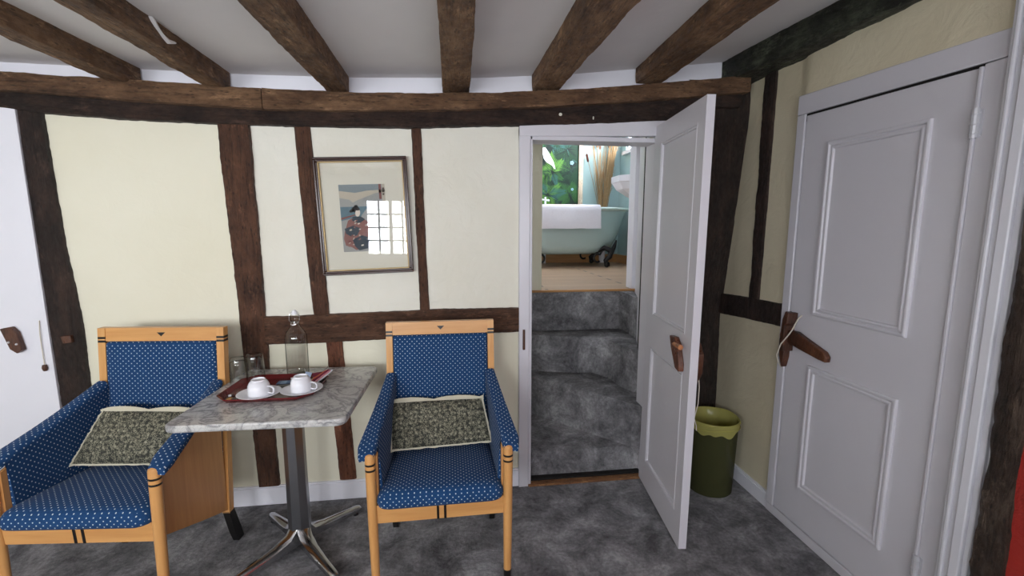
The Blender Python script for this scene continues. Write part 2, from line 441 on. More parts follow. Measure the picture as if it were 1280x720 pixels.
# right wall (with thicker plaster over the cupboard door), timber post, red wall
m = MB()
o0 = len(m.v)
def wallx(y, z):
    bulge = 0.016 if (y < 2.005 and z > 2.0) else 0.0
    return RX - bulge + noise.noise(Vector((y * 4, z * 4, 7))) * 0.004
ny, nz = 60, 48
for j in range(nz + 1):
    for i in range(ny + 1):
        y = 1.0 + (2.72 - 1.0) * i / ny; z = 2.46 * j / nz
        m.v.append((wallx(y, z), y, z))
for j in range(nz):
    for i in range(ny):
        a = o0 + j * (ny + 1) + i; m.f.append((a, a + 1, a + ny + 2, a + ny + 1)); m.mi.append(0)
m.box((RX + 0.012, 1.0, 0), (RX + 0.12, 2.72, 2.46), 0)
structure(m.build('wall_right', M['cream_right']), 'cream plaster wall around the cupboard door', 'wall')
# front part of the right wall, painted red
m = MB(); o0 = len(m.v); ny, nz = 90, 70
for j in range(nz + 1):
    for i in range(ny + 1):
        y = REAR + (1.02 - REAR) * i / ny; z = 2.46 * j / nz; v = Vector((y * 14, z * 14, 3))
        m.v.append((1.60 + noise.noise(v) * 0.006 + noise.noise(v * 0.4) * 0.006, y, z))
for j in range(nz):
    for i in range(ny):
        a = o0 + j * (ny + 1) + i; m.f.append((a, a + 1, a + ny + 2, a + ny + 1)); m.mi.append(0)
m.box((1.615, REAR, 0), (1.78, 1.02, 2.46), 0)
structure(m.build('wall_right', M['red']), 'rough red painted wall beside the weathered post', 'wall')

structure(MB().box((-3.1, REAR - 0.1, 0), (-3.0, WY + 0.1, 2.4)).build('wall_left', M['cream']), 'cream left wall', 'wall')
# back corner behind the open door, recess shade put into its colour
structure(MB().box((1.2, 2.66, 0), (1.9, 2.76, 2.55)).build('wall_corner', M['painted_shade']), 'wall behind the corner post, coloured dark as recess shade', 'wall')

# rear wall: one window mirrored in the framed print, two added for fill
WIN = [(-2.65, -1.65, 1.10, 1.95), (-1.15, -0.47, 1.10, 1.87), (0.0, 1.1, 1.10, 1.95)]
m = MB(); xs = [-3.0]; 
for (a, b, c, d) in WIN:
    m.box((xs[-1], REAR - 0.12, 0), (a, REAR, 2.55)); m.box((a, REAR - 0.12, 0), (b, REAR, c)); m.box((a, REAR - 0.12, d), (b, REAR, 2.55)); xs.append(b)
m.box((xs[-1], REAR - 0.12, 0), (1.9, REAR, 2.55))
structure(m.build('wall_rear', M['cream_white']), 'pale wall behind the viewer with small paned windows', 'wall')
def casement(idx, a, b, c, d, nc, cols, rws):
    w = empty('window_%d' % idx, ((a + b) / 2, REAR, c)); structure(w, 'white casement window behind the viewer, outer two of three added for fill', 'window')
    ox, oz = (a + b) / 2, c; y0, y1 = -0.09, -0.04
    fr = MB()
    for bx in (((a, c), (b, c + 0.04)), ((a, d - 0.04), (b, d)), ((a, c), (a + 0.04, d)), ((b - 0.04, c), (b, d))):
        fr.box((bx[0][0] - ox, y0, bx[0][1] - oz), (bx[1][0] - ox, y1, bx[1][1] - oz))
    cw = (b - a - 0.08) / nc
    for k in range(1, nc): x = a + 0.04 + cw * k - ox; fr.box((x - 0.02, y0, 0), (x + 0.02, y1 + 0.01, d - c))
    fr.build('window_frame', M['white'], w)
    mu = MB()
    for k in range(nc):
        xa = a + 0.04 + cw * k - ox; xb = xa + cw
        for q in range(1, cols): x = xa + (xb - xa) * q / cols; mu.box((x - 0.010, y0 + 0.01, 0.03), (x + 0.010, y1, d - c - 0.03))
        for q in range(1, rws): z = 0.04 + (d - c - 0.08) * q / rws; mu.box((xa, y0 + 0.01, z - 0.010), (xb, y1, z + 0.010))
    mu.build('glazing_bars', M['white'], w)
    MB().box((a - ox, -0.072, 0), (b - ox, -0.070, d - c)).build('pane', M['window_pane'], w)
    MB().box((a - ox - 0.04, -0.12, -0.035), (b - ox + 0.04, 0.06, 0)).build('window_sill', M['white'], w)
casement(1, *WIN[0], 3, 2, 4); casement(2, *WIN[1], 2, 2, 4); casement(3, *WIN[2], 3, 2, 4)  # first and third windows are unseen, added for fill light

# baseboards
m = MB(); m.box((-1.80, WY - 0.016, 0), (0.355, WY + 0.005, 0.098)); m.box((-1.80, WY - 0.012, 0.098), (0.355, WY + 0.005, 0.108))
structure(m.build('baseboard_back', M['white_cool'], bevel=0.003))
m = MB(); m.box((RX - 0.018, 2.02, 0), (RX + 0.005, 2.58, 0.075)); m.box((RX - 0.013, 2.02, 0.075), (RX + 0.005, 2.58, 0.085))
structure(m.build('baseboard_right', M['white_cool'], bevel=0.003))

# ------------------------------------------------------------------ stairwell and bathroom shell
BZ = 1.0; BYF = 3.36
m = MB()
m.hexa([(0.38, 2.53, 0), (0.435, 2.53, 0), (0.435, BYF, 0), (0.38, BYF, 0), (0.38, 2.53, 3.0), (0.435, 2.53, 3.0), (0.435, BYF, 3.0), (0.38, BYF, 3.0)])
m.box((0.36, BYF + 0.002, BZ), (0.668, BYF + 0.09, 3.0))
structure(m.build('wall_stair_left', M['cream']), 'cream wall on the left of the carpeted stairs', 'wall')
m = MB()
m.hexa([(1.125, 2.53, 0), (1.165, 2.53, 0), (1.47, BYF, 0), (1.42, BYF, 0), (1.125, 2.53, 3.0), (1.165, 2.53, 3.0), (1.47, BYF, 3.0), (1.42, BYF, 3.0)])
structure(m.build('wall_stair_right', M['white2']), 'white wall on the right of the carpeted stairs', 'wall')
structure(MB().box((0.36, 2.5, 2.95), (1.5, BYF + 0.09, 3.0)).build('ceiling', M['white2']), 'stairwell ceiling', 'ceiling')
structure(MB().box((0.36, 2.5, 2.2), (1.5, 2.52, 3.0)).build('wall_stair_head', M['white2']), 'wall over the stair doorway', 'wall')
# bathroom
structure(MB().box((-0.3, BYF + 0.012, BZ - 0.10), (2.4, 6.2, BZ)).build('floor', M['boards']), 'pale wooden bathroom floorboards', 'floor')
structure(MB().hexa([(0.50, BYF - 0.03, BZ - 0.002), (1.42, BYF - 0.03, BZ - 0.002), (1.42, BYF + 0.012, BZ - 0.002), (0.50, BYF + 0.012, BZ - 0.002),
                     (0.50, BYF - 0.03, BZ + 0.014), (1.42, BYF - 0.03, BZ + 0.014), (1.42, BYF + 0.012, BZ + 0.014), (0.50, BYF + 0.012, BZ + 0.014)]).build('trim_2', M['pine'], bevel=0.004), 'orange wooden nosing at the top of the stairs', 'trim')
structure(MB().box((-0.3, 6.1, BZ), (2.4, 6.2, 3.1)).build('wall_bathroom_back', M['teal']), 'pale teal bathroom wall behind the tub', 'wall')
m = MB()
m.box((2.30, BYF, BZ), (2.40, 4.5, 3.1)); m.box((2.30, 4.5, BZ), (2.40, 5.9, 2.47)); m.box((2.30, 4.5, 3.0), (2.40, 5.9, 3.1)); m.box((2.30, 5.9, BZ), (2.40, 6.2, 3.1))
structure(m.build('wall_bathroom_right', M['teal']), 'pale teal bathroom wall below the high window', 'wall')
m = MB(); m.box((-0.3, BYF + 0.01, BZ), (-0.2, 6.2, 3.1)); m.box((-0.3, BYF + 0.01, BZ), (0.40, BYF + 0.09, 3.1))
m.box((1.41, BYF + 0.01, BZ), (2.4, BYF + 0.09, 3.1))
structure(m.build('wall_bathroom_left', M['white2']), 'white bathroom wall out of view', 'wall')
structure(MB().box((-0.3, BYF, 3.1), (2.5, 6.2, 3.16)).build('ceiling', M['white2']), 'bathroom ceiling', 'ceiling')
w = empty('window_4', (2.30, 5.2, 2.47)); structure(w, 'white framed high window in the bathroom', 'window')
m = MB()
for q in range(6): y = -0.68 + 1.36 * q / 5; m.box((0.02, y - 0.02, 0), (0.06, y + 0.02, 0.53))
m.box((0.02, -0.7, 0.24), (0.06, 0.7, 0.27)); m.box((0.02, -0.7, 0.50), (0.06, 0.7, 0.53))
m.build('window_frame', M['white'], w)
MB().box((-0.05, -0.72, -0.035), (0.09, 0.72, 0.012)).build('window_sill', M['white'], w, bevel=0.004)
MB().box((0.035, -0.7, 0), (0.037, 0.7, 0.53)).build('pane', M['window_pane'], w)
m = MB(); m.box((-0.2, 6.08, BZ), (2.3, 6.1, BZ + 0.115))
structure(m.build('baseboard_bathroom_back', M['pine'], bevel=0.004))
structure(MB().box((2.28, 3.45, BZ), (2.3, 6.08, BZ + 0.115)).build('baseboard_bathroom_right', M['pine'], bevel=0.004))
# white post of the bathroom opening
structure(MB().box((1.385, BYF - 0.015, BZ + 0.014), (1.425, BYF + 0.10, 2.95)).build('trim_3', M['white_cool'], bevel=0.004), 'white post at the top right of the stairs', 'trim')

# stairs: winding, carpeted
st = empty('staircase', (0.75, 2.5, 0)); tag(st, 'steep winding stairs in mottled grey carpet rising behind the doorway', 'stairs', kind='thing')
def step_(poly_top, poly_bot, z0, z1):
    # rounded nosing
    n = len(poly_top); rings = []
    ct = sum((Vector((x, y, 0)) for x, y in poly_top), Vector()) / n
    rings.append([(x, y, z0) for x, y in poly_bot])
    for t in (0.25, 0.5, 0.75): rings.append([(a[0] + (b[0] - a[0]) * t, a[1] + (b[1] - a[1]) * t, z0 + (z1 - 0.04 - z0) * t) for a, b in zip(poly_bot, poly_top)])
    for t, dz in ((0, -0.04), (0.0, -0.028), (0.012, -0.012), (0.028, -0.003), (0.05, 0)):
        rings.append([(x + (ct.x - x) * t, y + (ct.y - y) * t, z1 + dz) for x, y in poly_top])
    m = MB(); m.loft(rings)
    return m.build('step', M['carpet'], st, smooth=60, xf=Matrix.Translation((-0.75, -2.5, 0)))
def curve(p, q, bow, n=7):
    out = []
    for i in range(n + 1):
        t = i / n; x = p[0] + (q[0] - p[0]) * t; y = p[1] + (q[1] - p[1]) * t
        d = Vector((q[1] - p[1], p[0] - q[0])).normalized(); b = bow * sin(pi * t)
        out.append((x + d.x * b, y + d.y * b))
    return out
BACK = [(1.41, 3.34), (0.44, 3.34)]
s1 = [(0.44, 2.475), (0.8, 2.47), (1.12, 2.47)]
step_(s1 + BACK, [(0.44, 2.47), (0.8, 2.465), (1.12, 2.465)] + BACK, 0.0, 0.165)
s2 = curve((0.44, 3.13), (1.115, 2.425), -0.02)
s2b = curve((0.44, 3.14), (1.115, 2.39), 0.02)
step_(s2 + BACK, [(x, max(y, 2.455)) for x, y in s2b] + BACK, 0.05, 0.43)
s3 = curve((0.44, 3.27), (1.02, 3.10), 0.03, 4) + [(1.10, 2.98), (1.13, 2.80), (1.16, 2.72), (1.20, 2.68)]
s3b = curve((0.44, 3.26), (1.00, 3.09), 0.03, 4) + [(1.08, 2.95), (1.10, 2.76), (1.14, 2.68), (1.20, 2.64)]
step_(s3 + BACK, s3b + BACK, 0.40, 0.70)
s4 = [(0.44, 3.355), (0.80, 3.355), (1.29, 3.355), (1.305, 3.20), (1.285, 3.0)]
step_(s4 + [(1.31, 3.0), (1.40, 3.30), (1.41, 3.5), (0.44, 3.5)], [(x, y - 0.01) for x, y in s4] + [(1.31, 3.0), (1.40, 3.30), (1.41, 3.5), (0.44, 3.5)], 0.66, 0.998)
m = MB(); m.box((0.41, 2.385, 0), (1.115, 2.43, 0.012))
structure(m.build('trim_4', timber_mat('threshold_oak', srgb(96, 60, 38), srgb(140, 96, 60), srgb(172, 130, 88), 'X', 0.6), bevel=0.003), 'worn brown wooden strip at the foot of the stairs', 'trim')
structure(MB().box((0.41, 2.43, 0), (1.12, 2.47, 0.022)).build('trim_5', M['painted_shade']), 'dark strip painted as shade below the first step', 'trim')  # solid dark strip, shade painted in at the foot of the riser

# door casing of the stair doorway
m = MB()
m.hexa([(0.352, 2.392, 0), (0.408, 2.392, 0), (0.408, 2.425, 0), (0.352, 2.425, 0), (0.352, 2.392, 2.012), (0.412, 2.392, 2.012), (0.412, 2.425, 2.012), (0.352, 2.425, 2.012)])
m.box((0.408, 2.400, 0), (0.425, 2.53, 1.985))
m.hexa([(0.352, 2.390, 1.965), (1.16, 2.390, 1.985), (1.16, 2.425, 1.985), (0.352, 2.425, 1.965), (0.352, 2.390, 2.018), (1.16, 2.390, 2.068), (1.16, 2.425, 2.068), (0.352, 2.425, 2.018)])
m.box((0.41, 2.400, 1.950), (1.12, 2.53, 1.975))
m.box((1.105, 2.405, 0), (1.125, 2.53, 1.985)); m.box((1.125, 2.392, 0), (1.165, 2.425, 2.03))
o = m.build('trim_6', M['white'], bevel=0.004); structure(o, 'white painted casing around the stair doorway', 'trim')
MB().box((0.372, 2.386, 0.82), (0.386, 2.394, 0.935)).build('latch_keeper', M['latch'], o, bevel=0.003)

# ------------------------------------------------------------------ timbers of the back wall
def hbeam(name, tab, x0, x1, yf, yb, mat, label, seed=0, amp=0.005):
    xs = [x0] + [t[0] for t in tab if x0 < t[0] < x1] + [x1]
    sts = []
    for x in xs:
        zt = interp([(t[0], t[1]) for t in tab], x); zb = interp([(t[0], t[2]) for t in tab], x)
        sts.append([(x, yf, zb), (x, yf, zt), (x, yb, zt), (x, yb, zb)])
    return timber(name, sts, mat, label, amp=amp, seed=seed)
UP = [(-3.0, 2.178, 2.10), (-1.97, 2.174, 2.098), (-1.66, 2.168, 2.081), (-1.2, 2.155, 2.062), (-0.88, 2.146, 2.050), (-0.547, 2.142, 2.054), (-0.13, 2.150, 2.070), (0.2, 2.166, 2.086), (0.557, 2.190, 2.112), (1.0, 2.235, 2.152), (1.40, 2.283, 2.197), (1.62, 2.31, 2.22)]
LO = [(-3.0, 2.11, 2.04), (-2.02, 2.11, 2.030), (-1.83, 2.10, 2.012), (-1.53, 2.09, 1.996), (-1.12, 2.075, 1.986), (-0.6, 2.065, 1.986), (-0.2, 2.08, 1.993), (0.356, 2.10, 2.018), (0.83, 2.15, 2.040), (1.16, 2.19, 2.066), (1.45, 2.23, 2.150)]
hbeam('wall_beam', UP, -3.0, -0.885, 2.345, 2.50, M['wood_plate'], 'upper brown wall beam running left from the joint at the wide stud', 1)
hbeam('wall_beam', UP, -0.880, 1.60, 2.345, 2.50, M['wood_plate'], 'upper brown wall beam running from the joint to the right corner', 2)
hbeam('wall_beam', LO, -3.0, 1.58, 2.385, 2.50, M['wood_plate_dark'], 'darker lower beam directly over the plaster wall and doorway', 3)

def stud(pts, label, mat='wood_wall_v', yf=2.405, yb=2.46, seed=0, amp=0.004):
    return timber('wall_stud', [[(xl, yf, z), (xr, yf, z), (xr, yb, z), (xl, yb, z)] for (xl, xr, z) in pts], M[mat], label, seed=seed, amp=amp)
stud([(-1.90, -1.745, 0.0), (-1.95, -1.812, 0.68), (-1.955, -1.815, 1.0), (-1.975, -1.845, 1.5), (-1.99, -1.861, 2.05)], 'dark leaning stud beside the white plank door', 'wood_black', 2.40, 2.46, 11, 0.006)
stud([(-1.06, -0.955, 0.11), (-1.075, -0.965, 0.60), (-1.085, -0.965, 0.92), (-1.10, -0.965, 1.4), (-1.119, -0.974, 2.03)], 'widest stud, left of the picture, behind the marble table', 'wood_wall_v', 2.398, 2.46, 12, 0.005)
stud([(-0.730, -0.650, 1.045), (-0.75, -0.672, 1.5), (-0.768, -0.692, 2.03)], 'stud touching the left side of the framed picture', 'wood_wall_v', 2.405, 2.46, 13, 0.003)
stud([(-0.183, -0.132, 1.05), (-0.192, -0.145, 1.5), (-0.200, -0.154, 2.03)], 'narrow stud close right of the framed picture', 'wood_wall_v', 2.407, 2.46, 14)
stud([(-0.643, -0.554, 0.115), (-0.66, -0.574, 0.5), (-0.676, -0.594, 0.905)], 'short reddish stud under the rail between the chairs', 'wood_red', 2.405, 2.46, 15)
timber('wall_rail', [[(x, 2.396, zb), (x, 2.396, zt), (x, 2.46, zt), (x, 2.46, zb)] for (x, zb, zt) in ((-0.968, 0.893, 1.041), (-0.7, 0.893, 1.043), (-0.3, 0.905, 1.052), (0.0, 0.914, 1.058), (0.352, 0.92, 1.056))], M['wood_wall_h'], 'brown horizontal rail under the picture behind the bottle', seed=16)

# right side timbers
def xstud(pts, name, mat, label, xf=1.648, seed=0, cat='timber beam', xb=None):
    return timber(name, [[(xf, ya, z), (xf, yb_, z), (xb or xf + 0.08, yb_, z), (xb or xf + 0.08, ya, z)] for (ya, yb_, z) in pts], M[mat], label, seed=seed, amp=0.004, cat=cat)
xstud([(2.227, 2.306, 1.09), (2.222, 2.306, 1.6), (2.216, 2.306, 2.36)], 'wall_stud', 'wood_black', 'thin black stud high on the right wall', seed=21)
timber('wall_rail', [[(1.642, y, zb), (1.642, y, zt), (1.72, y, zt), (1.72, y, zb)] for (y, zb, zt) in ((2.0, 0.995, 1.112), (2.3, 0.98, 1.10), (2.62, 0.955, 1.085))], M['wood_black'], 'short black rail left of the cupboard door', seed=22)
# corner post
timber('corner_post', [[(1.172, 2.46, z), (1.665, yr, z), (1.69, 2.655, z), (1.30, 2.65, z)] for (yr, z) in ((2.56, 0), (2.565, 0.4), (2.58, 0.94), (2.50, 1.5), (2.43, 2.05), (2.422, 2.30))], M['wood_black'], 'broad dark corner post behind the open door', seed=23, amp=0.006)
# big dark beam along the right wall
timber('ceiling_beam', [[(xa, y, 2.285), (1.69, y, 2.285), (1.69, y, 2.45), (xa - 0.01, y, 2.42)] for (xa, y) in ((1.44, 2.60), (1.50, 2.43), (1.53, 2.1), (1.60, 1.5), (1.62, 1.0), (1.62, REAR))], M['wood_green'], 'dark green black beam along the top of the right wall', seed=24, amp=0.009)
# weathered post next to the cupboard door
timber('wall_post', [[(1.592, 1.00, z), (1.592, 1.080, z), (1.69, 1.080, z), (1.69, 1.0, z)] for z in (0, 0.4, 0.9, 1.4, 1.9, 2.42)], M['wood_brownpost'], 'weathered brown post between cupboard door and red wall', seed=25, amp=0.007)

# ------------------------------------------------------------------ joists
J = [(-2.21, -2.20, -2.11, -2.11, 'leftmost joist, a short end just in frame'),
     (-1.53, -1.545, -1.455, -1.445, 'second joist from the left, darkened on its right side'),
     (-1.140, -1.137, -1.04, -1.05, 'third joist from the left with a white scrape'),
     (-0.615, -0.604, -0.495, -0.500, 'knotty joist left of centre with curving sides'),
     (-0.038, -0.042, 0.080, 0.094, 'straight joist over the centre of the room'),
     (0.445, 0.427, 0.600, 0.565, 'broad joist over the stair doorway'),
     (0.955, 0.985, 1.110, 1.130, 'rightmost joist near the corner post')]
for i, (a0, a1, b0, b1, lab) in enumerate(J):
    sts = []
    for k in range(7):
        t = k / 6; y = REAR + (2.43 - REAR) * t
        u = (y - 1.5) / 0.86
        xa = a0 + (a1 - a0) * u if u > -1 else a0 - (a1 - a0); xb = b0 + (b1 - b0) * u if u > -1 else b0 - (b1 - b0)
        w = noise.noise(Vector((i * 3.1, y * 1.2, 0))) * 0.006
        zb = ceilz((xa + xb) / 2) - 0.085 + noise.noise(Vector((i, y * 2, 5))) * 0.006; zt = ceilz((xa + xb) / 2) + 0.03
        sts.append([(xa + w, y, zb), (xb + w, y, zb), (xb + w, y, zt), (xa + w, y, zt)])
    timber('ceiling_joist', sts, M['wood_joist'], lab, 'ceiling joist', seed=31 + i * 3, amp=0.004)

scr = [o for o in COL.objects if o.get('label', '').startswith('third joist')][0]
MB().loft([[(-1.030, y, z), (-1.030, y + 0.012, z - w_), (-1.046, y + 0.012, z - w_), (-1.046, y, z)] for (y, z, w_) in ((1.83, 2.228, 0.001), (1.86, 2.205, 0.004), (1.89, 2.192, 0.007), (1.92, 2.186, 0.011), (1.945, 2.190, 0.006), (1.955, 2.192, 0.001))]).build('paint_scrape', M['ceiling'], scr)
lob = [o for o in COL.objects if o.get('label', '').startswith('darker lower beam')][0]
MB().sphere((0.567, 2.384, 2.078), (0.010, 0.004, 0.009), 9, 6).sphere((0.744, 2.384, 2.066), (0.004, 0.003, 0.009), 7, 6).build('plaster_fleck', M['mount'], lob)

# ------------------------------------------------------------------ doors
def moulding(mb, u0, u1, v0, v1, frame, w=0.022, d=0.010):
    # raised double bead around a panel; frame(u, v, h) -> point
    prof = [(0, -0.004), (0, d * 0.8), (w * 0.10, d), (w * 0.35, d), (w * 0.45, d * 0.35), (w * 0.58, d * 0.30), (w * 0.66, d * 0.75), (w * 0.88, d * 0.70), (w, d * 0.05), (w, -0.004)]
    rings = []
    for sx, sz in ((0, 0), (1, 0), (1, 1), (0, 1), (0, 0)):
        rings.append([frame((u1 - o_) if sx else (u0 + o_), (v1 - o_) if sz else (v0 + o_), h) for o_, h in prof])
    mb.loft(rings, True, False)

# door 1: white plank door at far left
d1 = empty('door_1', (-2.0, 2.40, 0)); structure(d1, 'white painted plank door at the left edge with a wooden latch', 'door')
m = MB()
edges = [-0.86, -0.66, -0.46, -0.27, 0.0]
for a, b in zip(edges, edges[1:]):
    top = 2.012; sh = lambda z, x: x + (0.060 - 0.014 * z / 2.0 if x == 0.0 else 0.03 - 0.02 * z / 2)
    m.hexa([(sh(0, a) + 0.0015, -0.01, 0.015), (sh(0, b) - 0.0015, -0.01, 0.015), (sh(0, b) - 0.0015, 0.02, 0.015), (sh(0, a) + 0.0015, 0.02, 0.015),
            (sh(2, a) + 0.0015, -0.01, 2.05), (sh(2, b) - 0.0015, -0.01, 2.05), (sh(2, b) - 0.0015, 0.02, 2.05), (sh(2, a) + 0.0015, 0.02, 2.05)])
m.build('door_leaf', M['white_cool'], d1, bevel=0.002)
m = MB().prism([(-0.130, -0.012, 1.020), (-0.085, -0.012, 1.028), (-0.064, -0.012, 1.0), (-0.048, -0.012, 0.915), (-0.072, -0.012, 0.898), (-0.100, -0.012, 0.92)], (0, -0.026, 0))
lt = m.build('door_latch', M['latch'], d1, bevel=0.004)
s_ = MB()
for x, z in ((-0.098, 0.955), (-0.066, 0.945)): s_.sphere((x, -0.040, z), 0.0055, 8, 6)
s_.build('screw', M['brass'], lt)
pul = MB().tube([(0.022, -0.013, 1.052), (0.021, -0.018, 1.0), (0.020, -0.018, 0.93), (0.021, -0.018, 0.835)], 0.0022, 6).build('pull_string', M['string'], d1)
MB().lathe([(0.002, 0.032), (0.009, 0.030), (0.012, 0.016), (0.009, 0.004), (0.006, 0)], 12, (0.021, -0.018, 0.803), caps=True).build('toggle', M['latch'], pul)
m = MB().prism([(0.105, -0.02, 0.973), (0.150, -0.02, 0.975), (0.153, -0.02, 0.940), (0.112, -0.02, 0.935)], (0, 0.03, 0))
m.build('latch_keeper', M['latch'], d1, bevel=0.003)
structure(MB().box((-2.92, 2.405, 0), (-2.84, 2.43, 2.06)).build('trim_7', M['white_cool'], bevel=0.003), 'white door post out of view', 'trim')

# door 2: open white door on the stair doorway.  local: u along the leaf from the hinge, leaf opens toward the viewer
HX, HY = 1.098, 2.398; OX, OY = 1.030, 1.785
L = sqrt((OX - HX) ** 2 + (OY - HY) ** 2); ang = atan2(OY - HY, OX - HX)
d2 = empty('door_2', (HX, HY, 0), ang); d2.rotation_euler[0] = radians(-0.45); d2.location.x -= 0.016; structure(d2, 'open white panelled door with a wooden latch lever', 'door')
TH = 0.036
m = MB()
# thickness runs toward +Y local (which is world +X for this direction)
PU = [(0.10, L - 0.075, 1.015, 1.935), (0.10, L - 0.075, 0.16, 0.835)]
us = [0, 0.10, L - 0.075, L]; vs = [0.012, 0.16, 0.835, 1.015, 1.935, 2.03]
for i in range(3):
    for j in range(5):
        panel = (i == 1 and j in (1, 3))
        if panel: m.box((us[i], 0.010, vs[j]), (us[i + 1], TH - 0.010, vs[j + 1]))
        else: m.box((us[i], 0.0, vs[j]), (us[i + 1], TH, vs[j + 1]))
m.build('door_leaf', M['white'], d2)
m = MB()
for (a, b, c, d) in PU:
    moulding(m, a, b, c, d, lambda u, v, h: (u, 0.006 - h, v), 0.018, 0.008)
    moulding(m, a, b, c, d, lambda u, v, h: (u, TH - 0.006 + h, v), 0.018, 0.008)
m.build('panel_moulding', M['white'], d2)
m = MB().prism([(L - 0.190, 0.0, 0.985), (L - 0.135, 0.0, 0.990), (L - 0.100, 0.0, 0.965), (L - 0.060, 0.0, 0.880), (L - 0.062, 0.0, 0.845), (L - 0.105, 0.0, 0.850), (L - 0.165, 0.0, 0.93)], (0, -0.026, 0))
lt = m.build('latch_plate', timber_mat('dark_latch_wood', srgb(58, 30, 20), srgb(84, 46, 30), srgb(110, 64, 44), 'Z', 0.35, 0.3), d2, bevel=0.004)
MB().tube([(L - 0.115, -0.030, 0.962), (L - 0.06, -0.034, 0.966), (L - 0.03, -0.034, 0.968)], [0.009, 0.011, 0.012], 10).build('latch_lever', timber_mat('orange_latch_wood', srgb(150, 92, 54), srgb(176, 112, 70), srgb(196, 134, 88), 'X', 0.4, 0.2), lt)
m = MB().prism([(L - 0.10, TH, 0.975), (L - 0.05, TH, 0.985), (L - 0.01, TH, 0.94), (L - 0.012, TH, 0.855), (L - 0.05, TH, 0.80), (L - 0.085, TH, 0.86)], (0, 0.03, 0))
bl = m.build('latch_plate', M['latch'], d2, bevel=0.005)
MB().tube([(L - 0.045, TH + 0.026, 0.83), (L - 0.04, TH + 0.030, 0.78), (L - 0.045, TH + 0.032, 0.70), (L - 0.07, TH + 0.03, 0.62), (L - 0.055, TH + 0.035, 0.59), (L - 0.04, TH + 0.03, 0.575)], 0.0025, 6).build('string', M['string'], bl)

# door 3: cupboard door on the right wall; u = y, v = z, h = out of the wall (-x)
d3 = empty('door_3', (RX, 1.62, 0)); structure(d3, 'closed white two panel cupboard door with wooden latch', 'door')
F3 = lambda u, v, h: (-h, u - 1.62, v)
def slab(mb, u0, u1, v0, v1, h0, h1): mb.hexa([F3(u, v, h) for h in (h0, h1) for u, v in ((u0, v0), (u1, v0), (u1, v1), (u0, v1))])
m = MB()
slab(m, 1.982, 2.030, 0.046, 2.019, -0.01, 0.0235)
m.hexa([F3(u, v, h) for h in (-0.01, 0.024) for u, v in ((1.18, 1.998), (2.030, 2.020), (2.030, 2.110), (1.18, 2.078))])
slab(m, 1.18, 1.262, 0.046, 1.997, -0.01, 0.0235); slab(m, 1.18, 2.03, 0, 0.045, -0.01, 0.022)
m.build('door_frame', M['white'], d3, bevel=0.003)
m = MB()
for u0, u1, h in ((1.088, 1.20, 0.030), (1.10, 1.19, 0.044), (1.115, 1.145, 0.058), (1.165, 1.178, 0.052)):
    slab(m, u0, u1, 0, 2.16, -0.01, h)
m.build('casing', M['white_cool'], d3, bevel=0.004)
m = MB(); P3 = [(1.40, 1.835, 1.095, 1.868), (1.402, 1.830, 0.24, 0.858)]
us = [1.268, 1.40, 1.835, 1.976]; vs = [0.05, 0.24, 0.858, 1.095, 1.868, 2.002]
m.hexa([F3(u, v, h) for h in (-0.005, 0.018) for u, v in ((1.268, 0.05), (1.976, 0.05), (1.976, 2.010), (1.268, 1.990))])
m.build('door_leaf', M['white'], d3, bevel=0.003)
m = MB()
for (a, b, c, d) in P3:
    moulding(m, a, b, c, d, lambda u, v, h: F3(u, v, 0.018 + h), 0.036, 0.012)
slab(m, 1.262, 1.272, 0.05, 1.99, 0.0, 0.030)
m.build('panel_moulding', M['white'], d3, bevel=0.002)
m = MB(); slab(m, 1.976, 1.982, 0.04, 2.012, -0.006, 0.004); slab(m, 1.262, 1.982, 1.985, 2.03, -0.006, 0.014); m.build('painted_gap_shade', M['painted_shade'], d3)  # dark strips painted as the shade between leaf and frame
for z in (1.82, 0.285):
    hg = MB(); hg.tube([F3(1.262, z - 0.045, 0.030), F3(1.262, z + 0.045, 0.032)], 0.0105, 10)
    for q in (-0.03, 0.0, 0.03): hg.tube([F3(1.262, z + q - 0.002, 0.030), F3(1.262, z + q + 0.002, 0.032)], 0.0125, 10)
    slab(hg, 1.245, 1.280, z - 0.04, z + 0.04, 0.02, 0.027)
    hg.build('hinge', M['brass'], d3)
# latch: keeper on the frame and lever on the leaf
kp = MB()
def yz_prism(mb, pts, h0, h1): mb.loft([[F3(u, v, h) for u, v in pts] for h in (h0, h1)])
yz_prism(kp, [(1.940, 1.082), (1.968, 1.088), (1.984, 1.045), (1.994, 0.93), (1.988, 0.86), (1.968, 0.805), (1.956, 0.86), (1.952, 0.98)], 0.018, 0.052)
yz_prism(kp, [(1.920, 1.088), (1.944, 1.088), (1.947, 1.035), (1.965, 0.975), (1.955, 0.895), (1.935, 0.895), (1.937, 1.025), (1.922, 1.035)], 0.02, 0.075)
kp.build('latch_keeper', M['latch'], d3, bevel=0.004)
lv = MB(); yz_prism(lv, [(1.950, 1.000), (1.89, 1.002), (1.84, 0.985), (1.725, 0.950), (1.707, 0.930), (1.710, 0.905), (1.75, 0.908), (1.87, 0.925), (1.950, 0.940)], 0.024, 0.052)
lvo = lv.build('latch_lever', M['latch'], d3, bevel=0.005)
MB().tube([F3(1.898, 1.08, 0.02), F3(1.903, 1.06, 0.036), F3(1.905, 1.01, 0.058), F3(1.918, 0.985, 0.062), F3(1.945, 0.93, 0.080), F3(1.968, 0.87, 0.080), F3(1.975, 0.83, 0.062), F3(1.985, 0.80, 0.035)], 0.003, 6).build('string', M['string'], lvo)

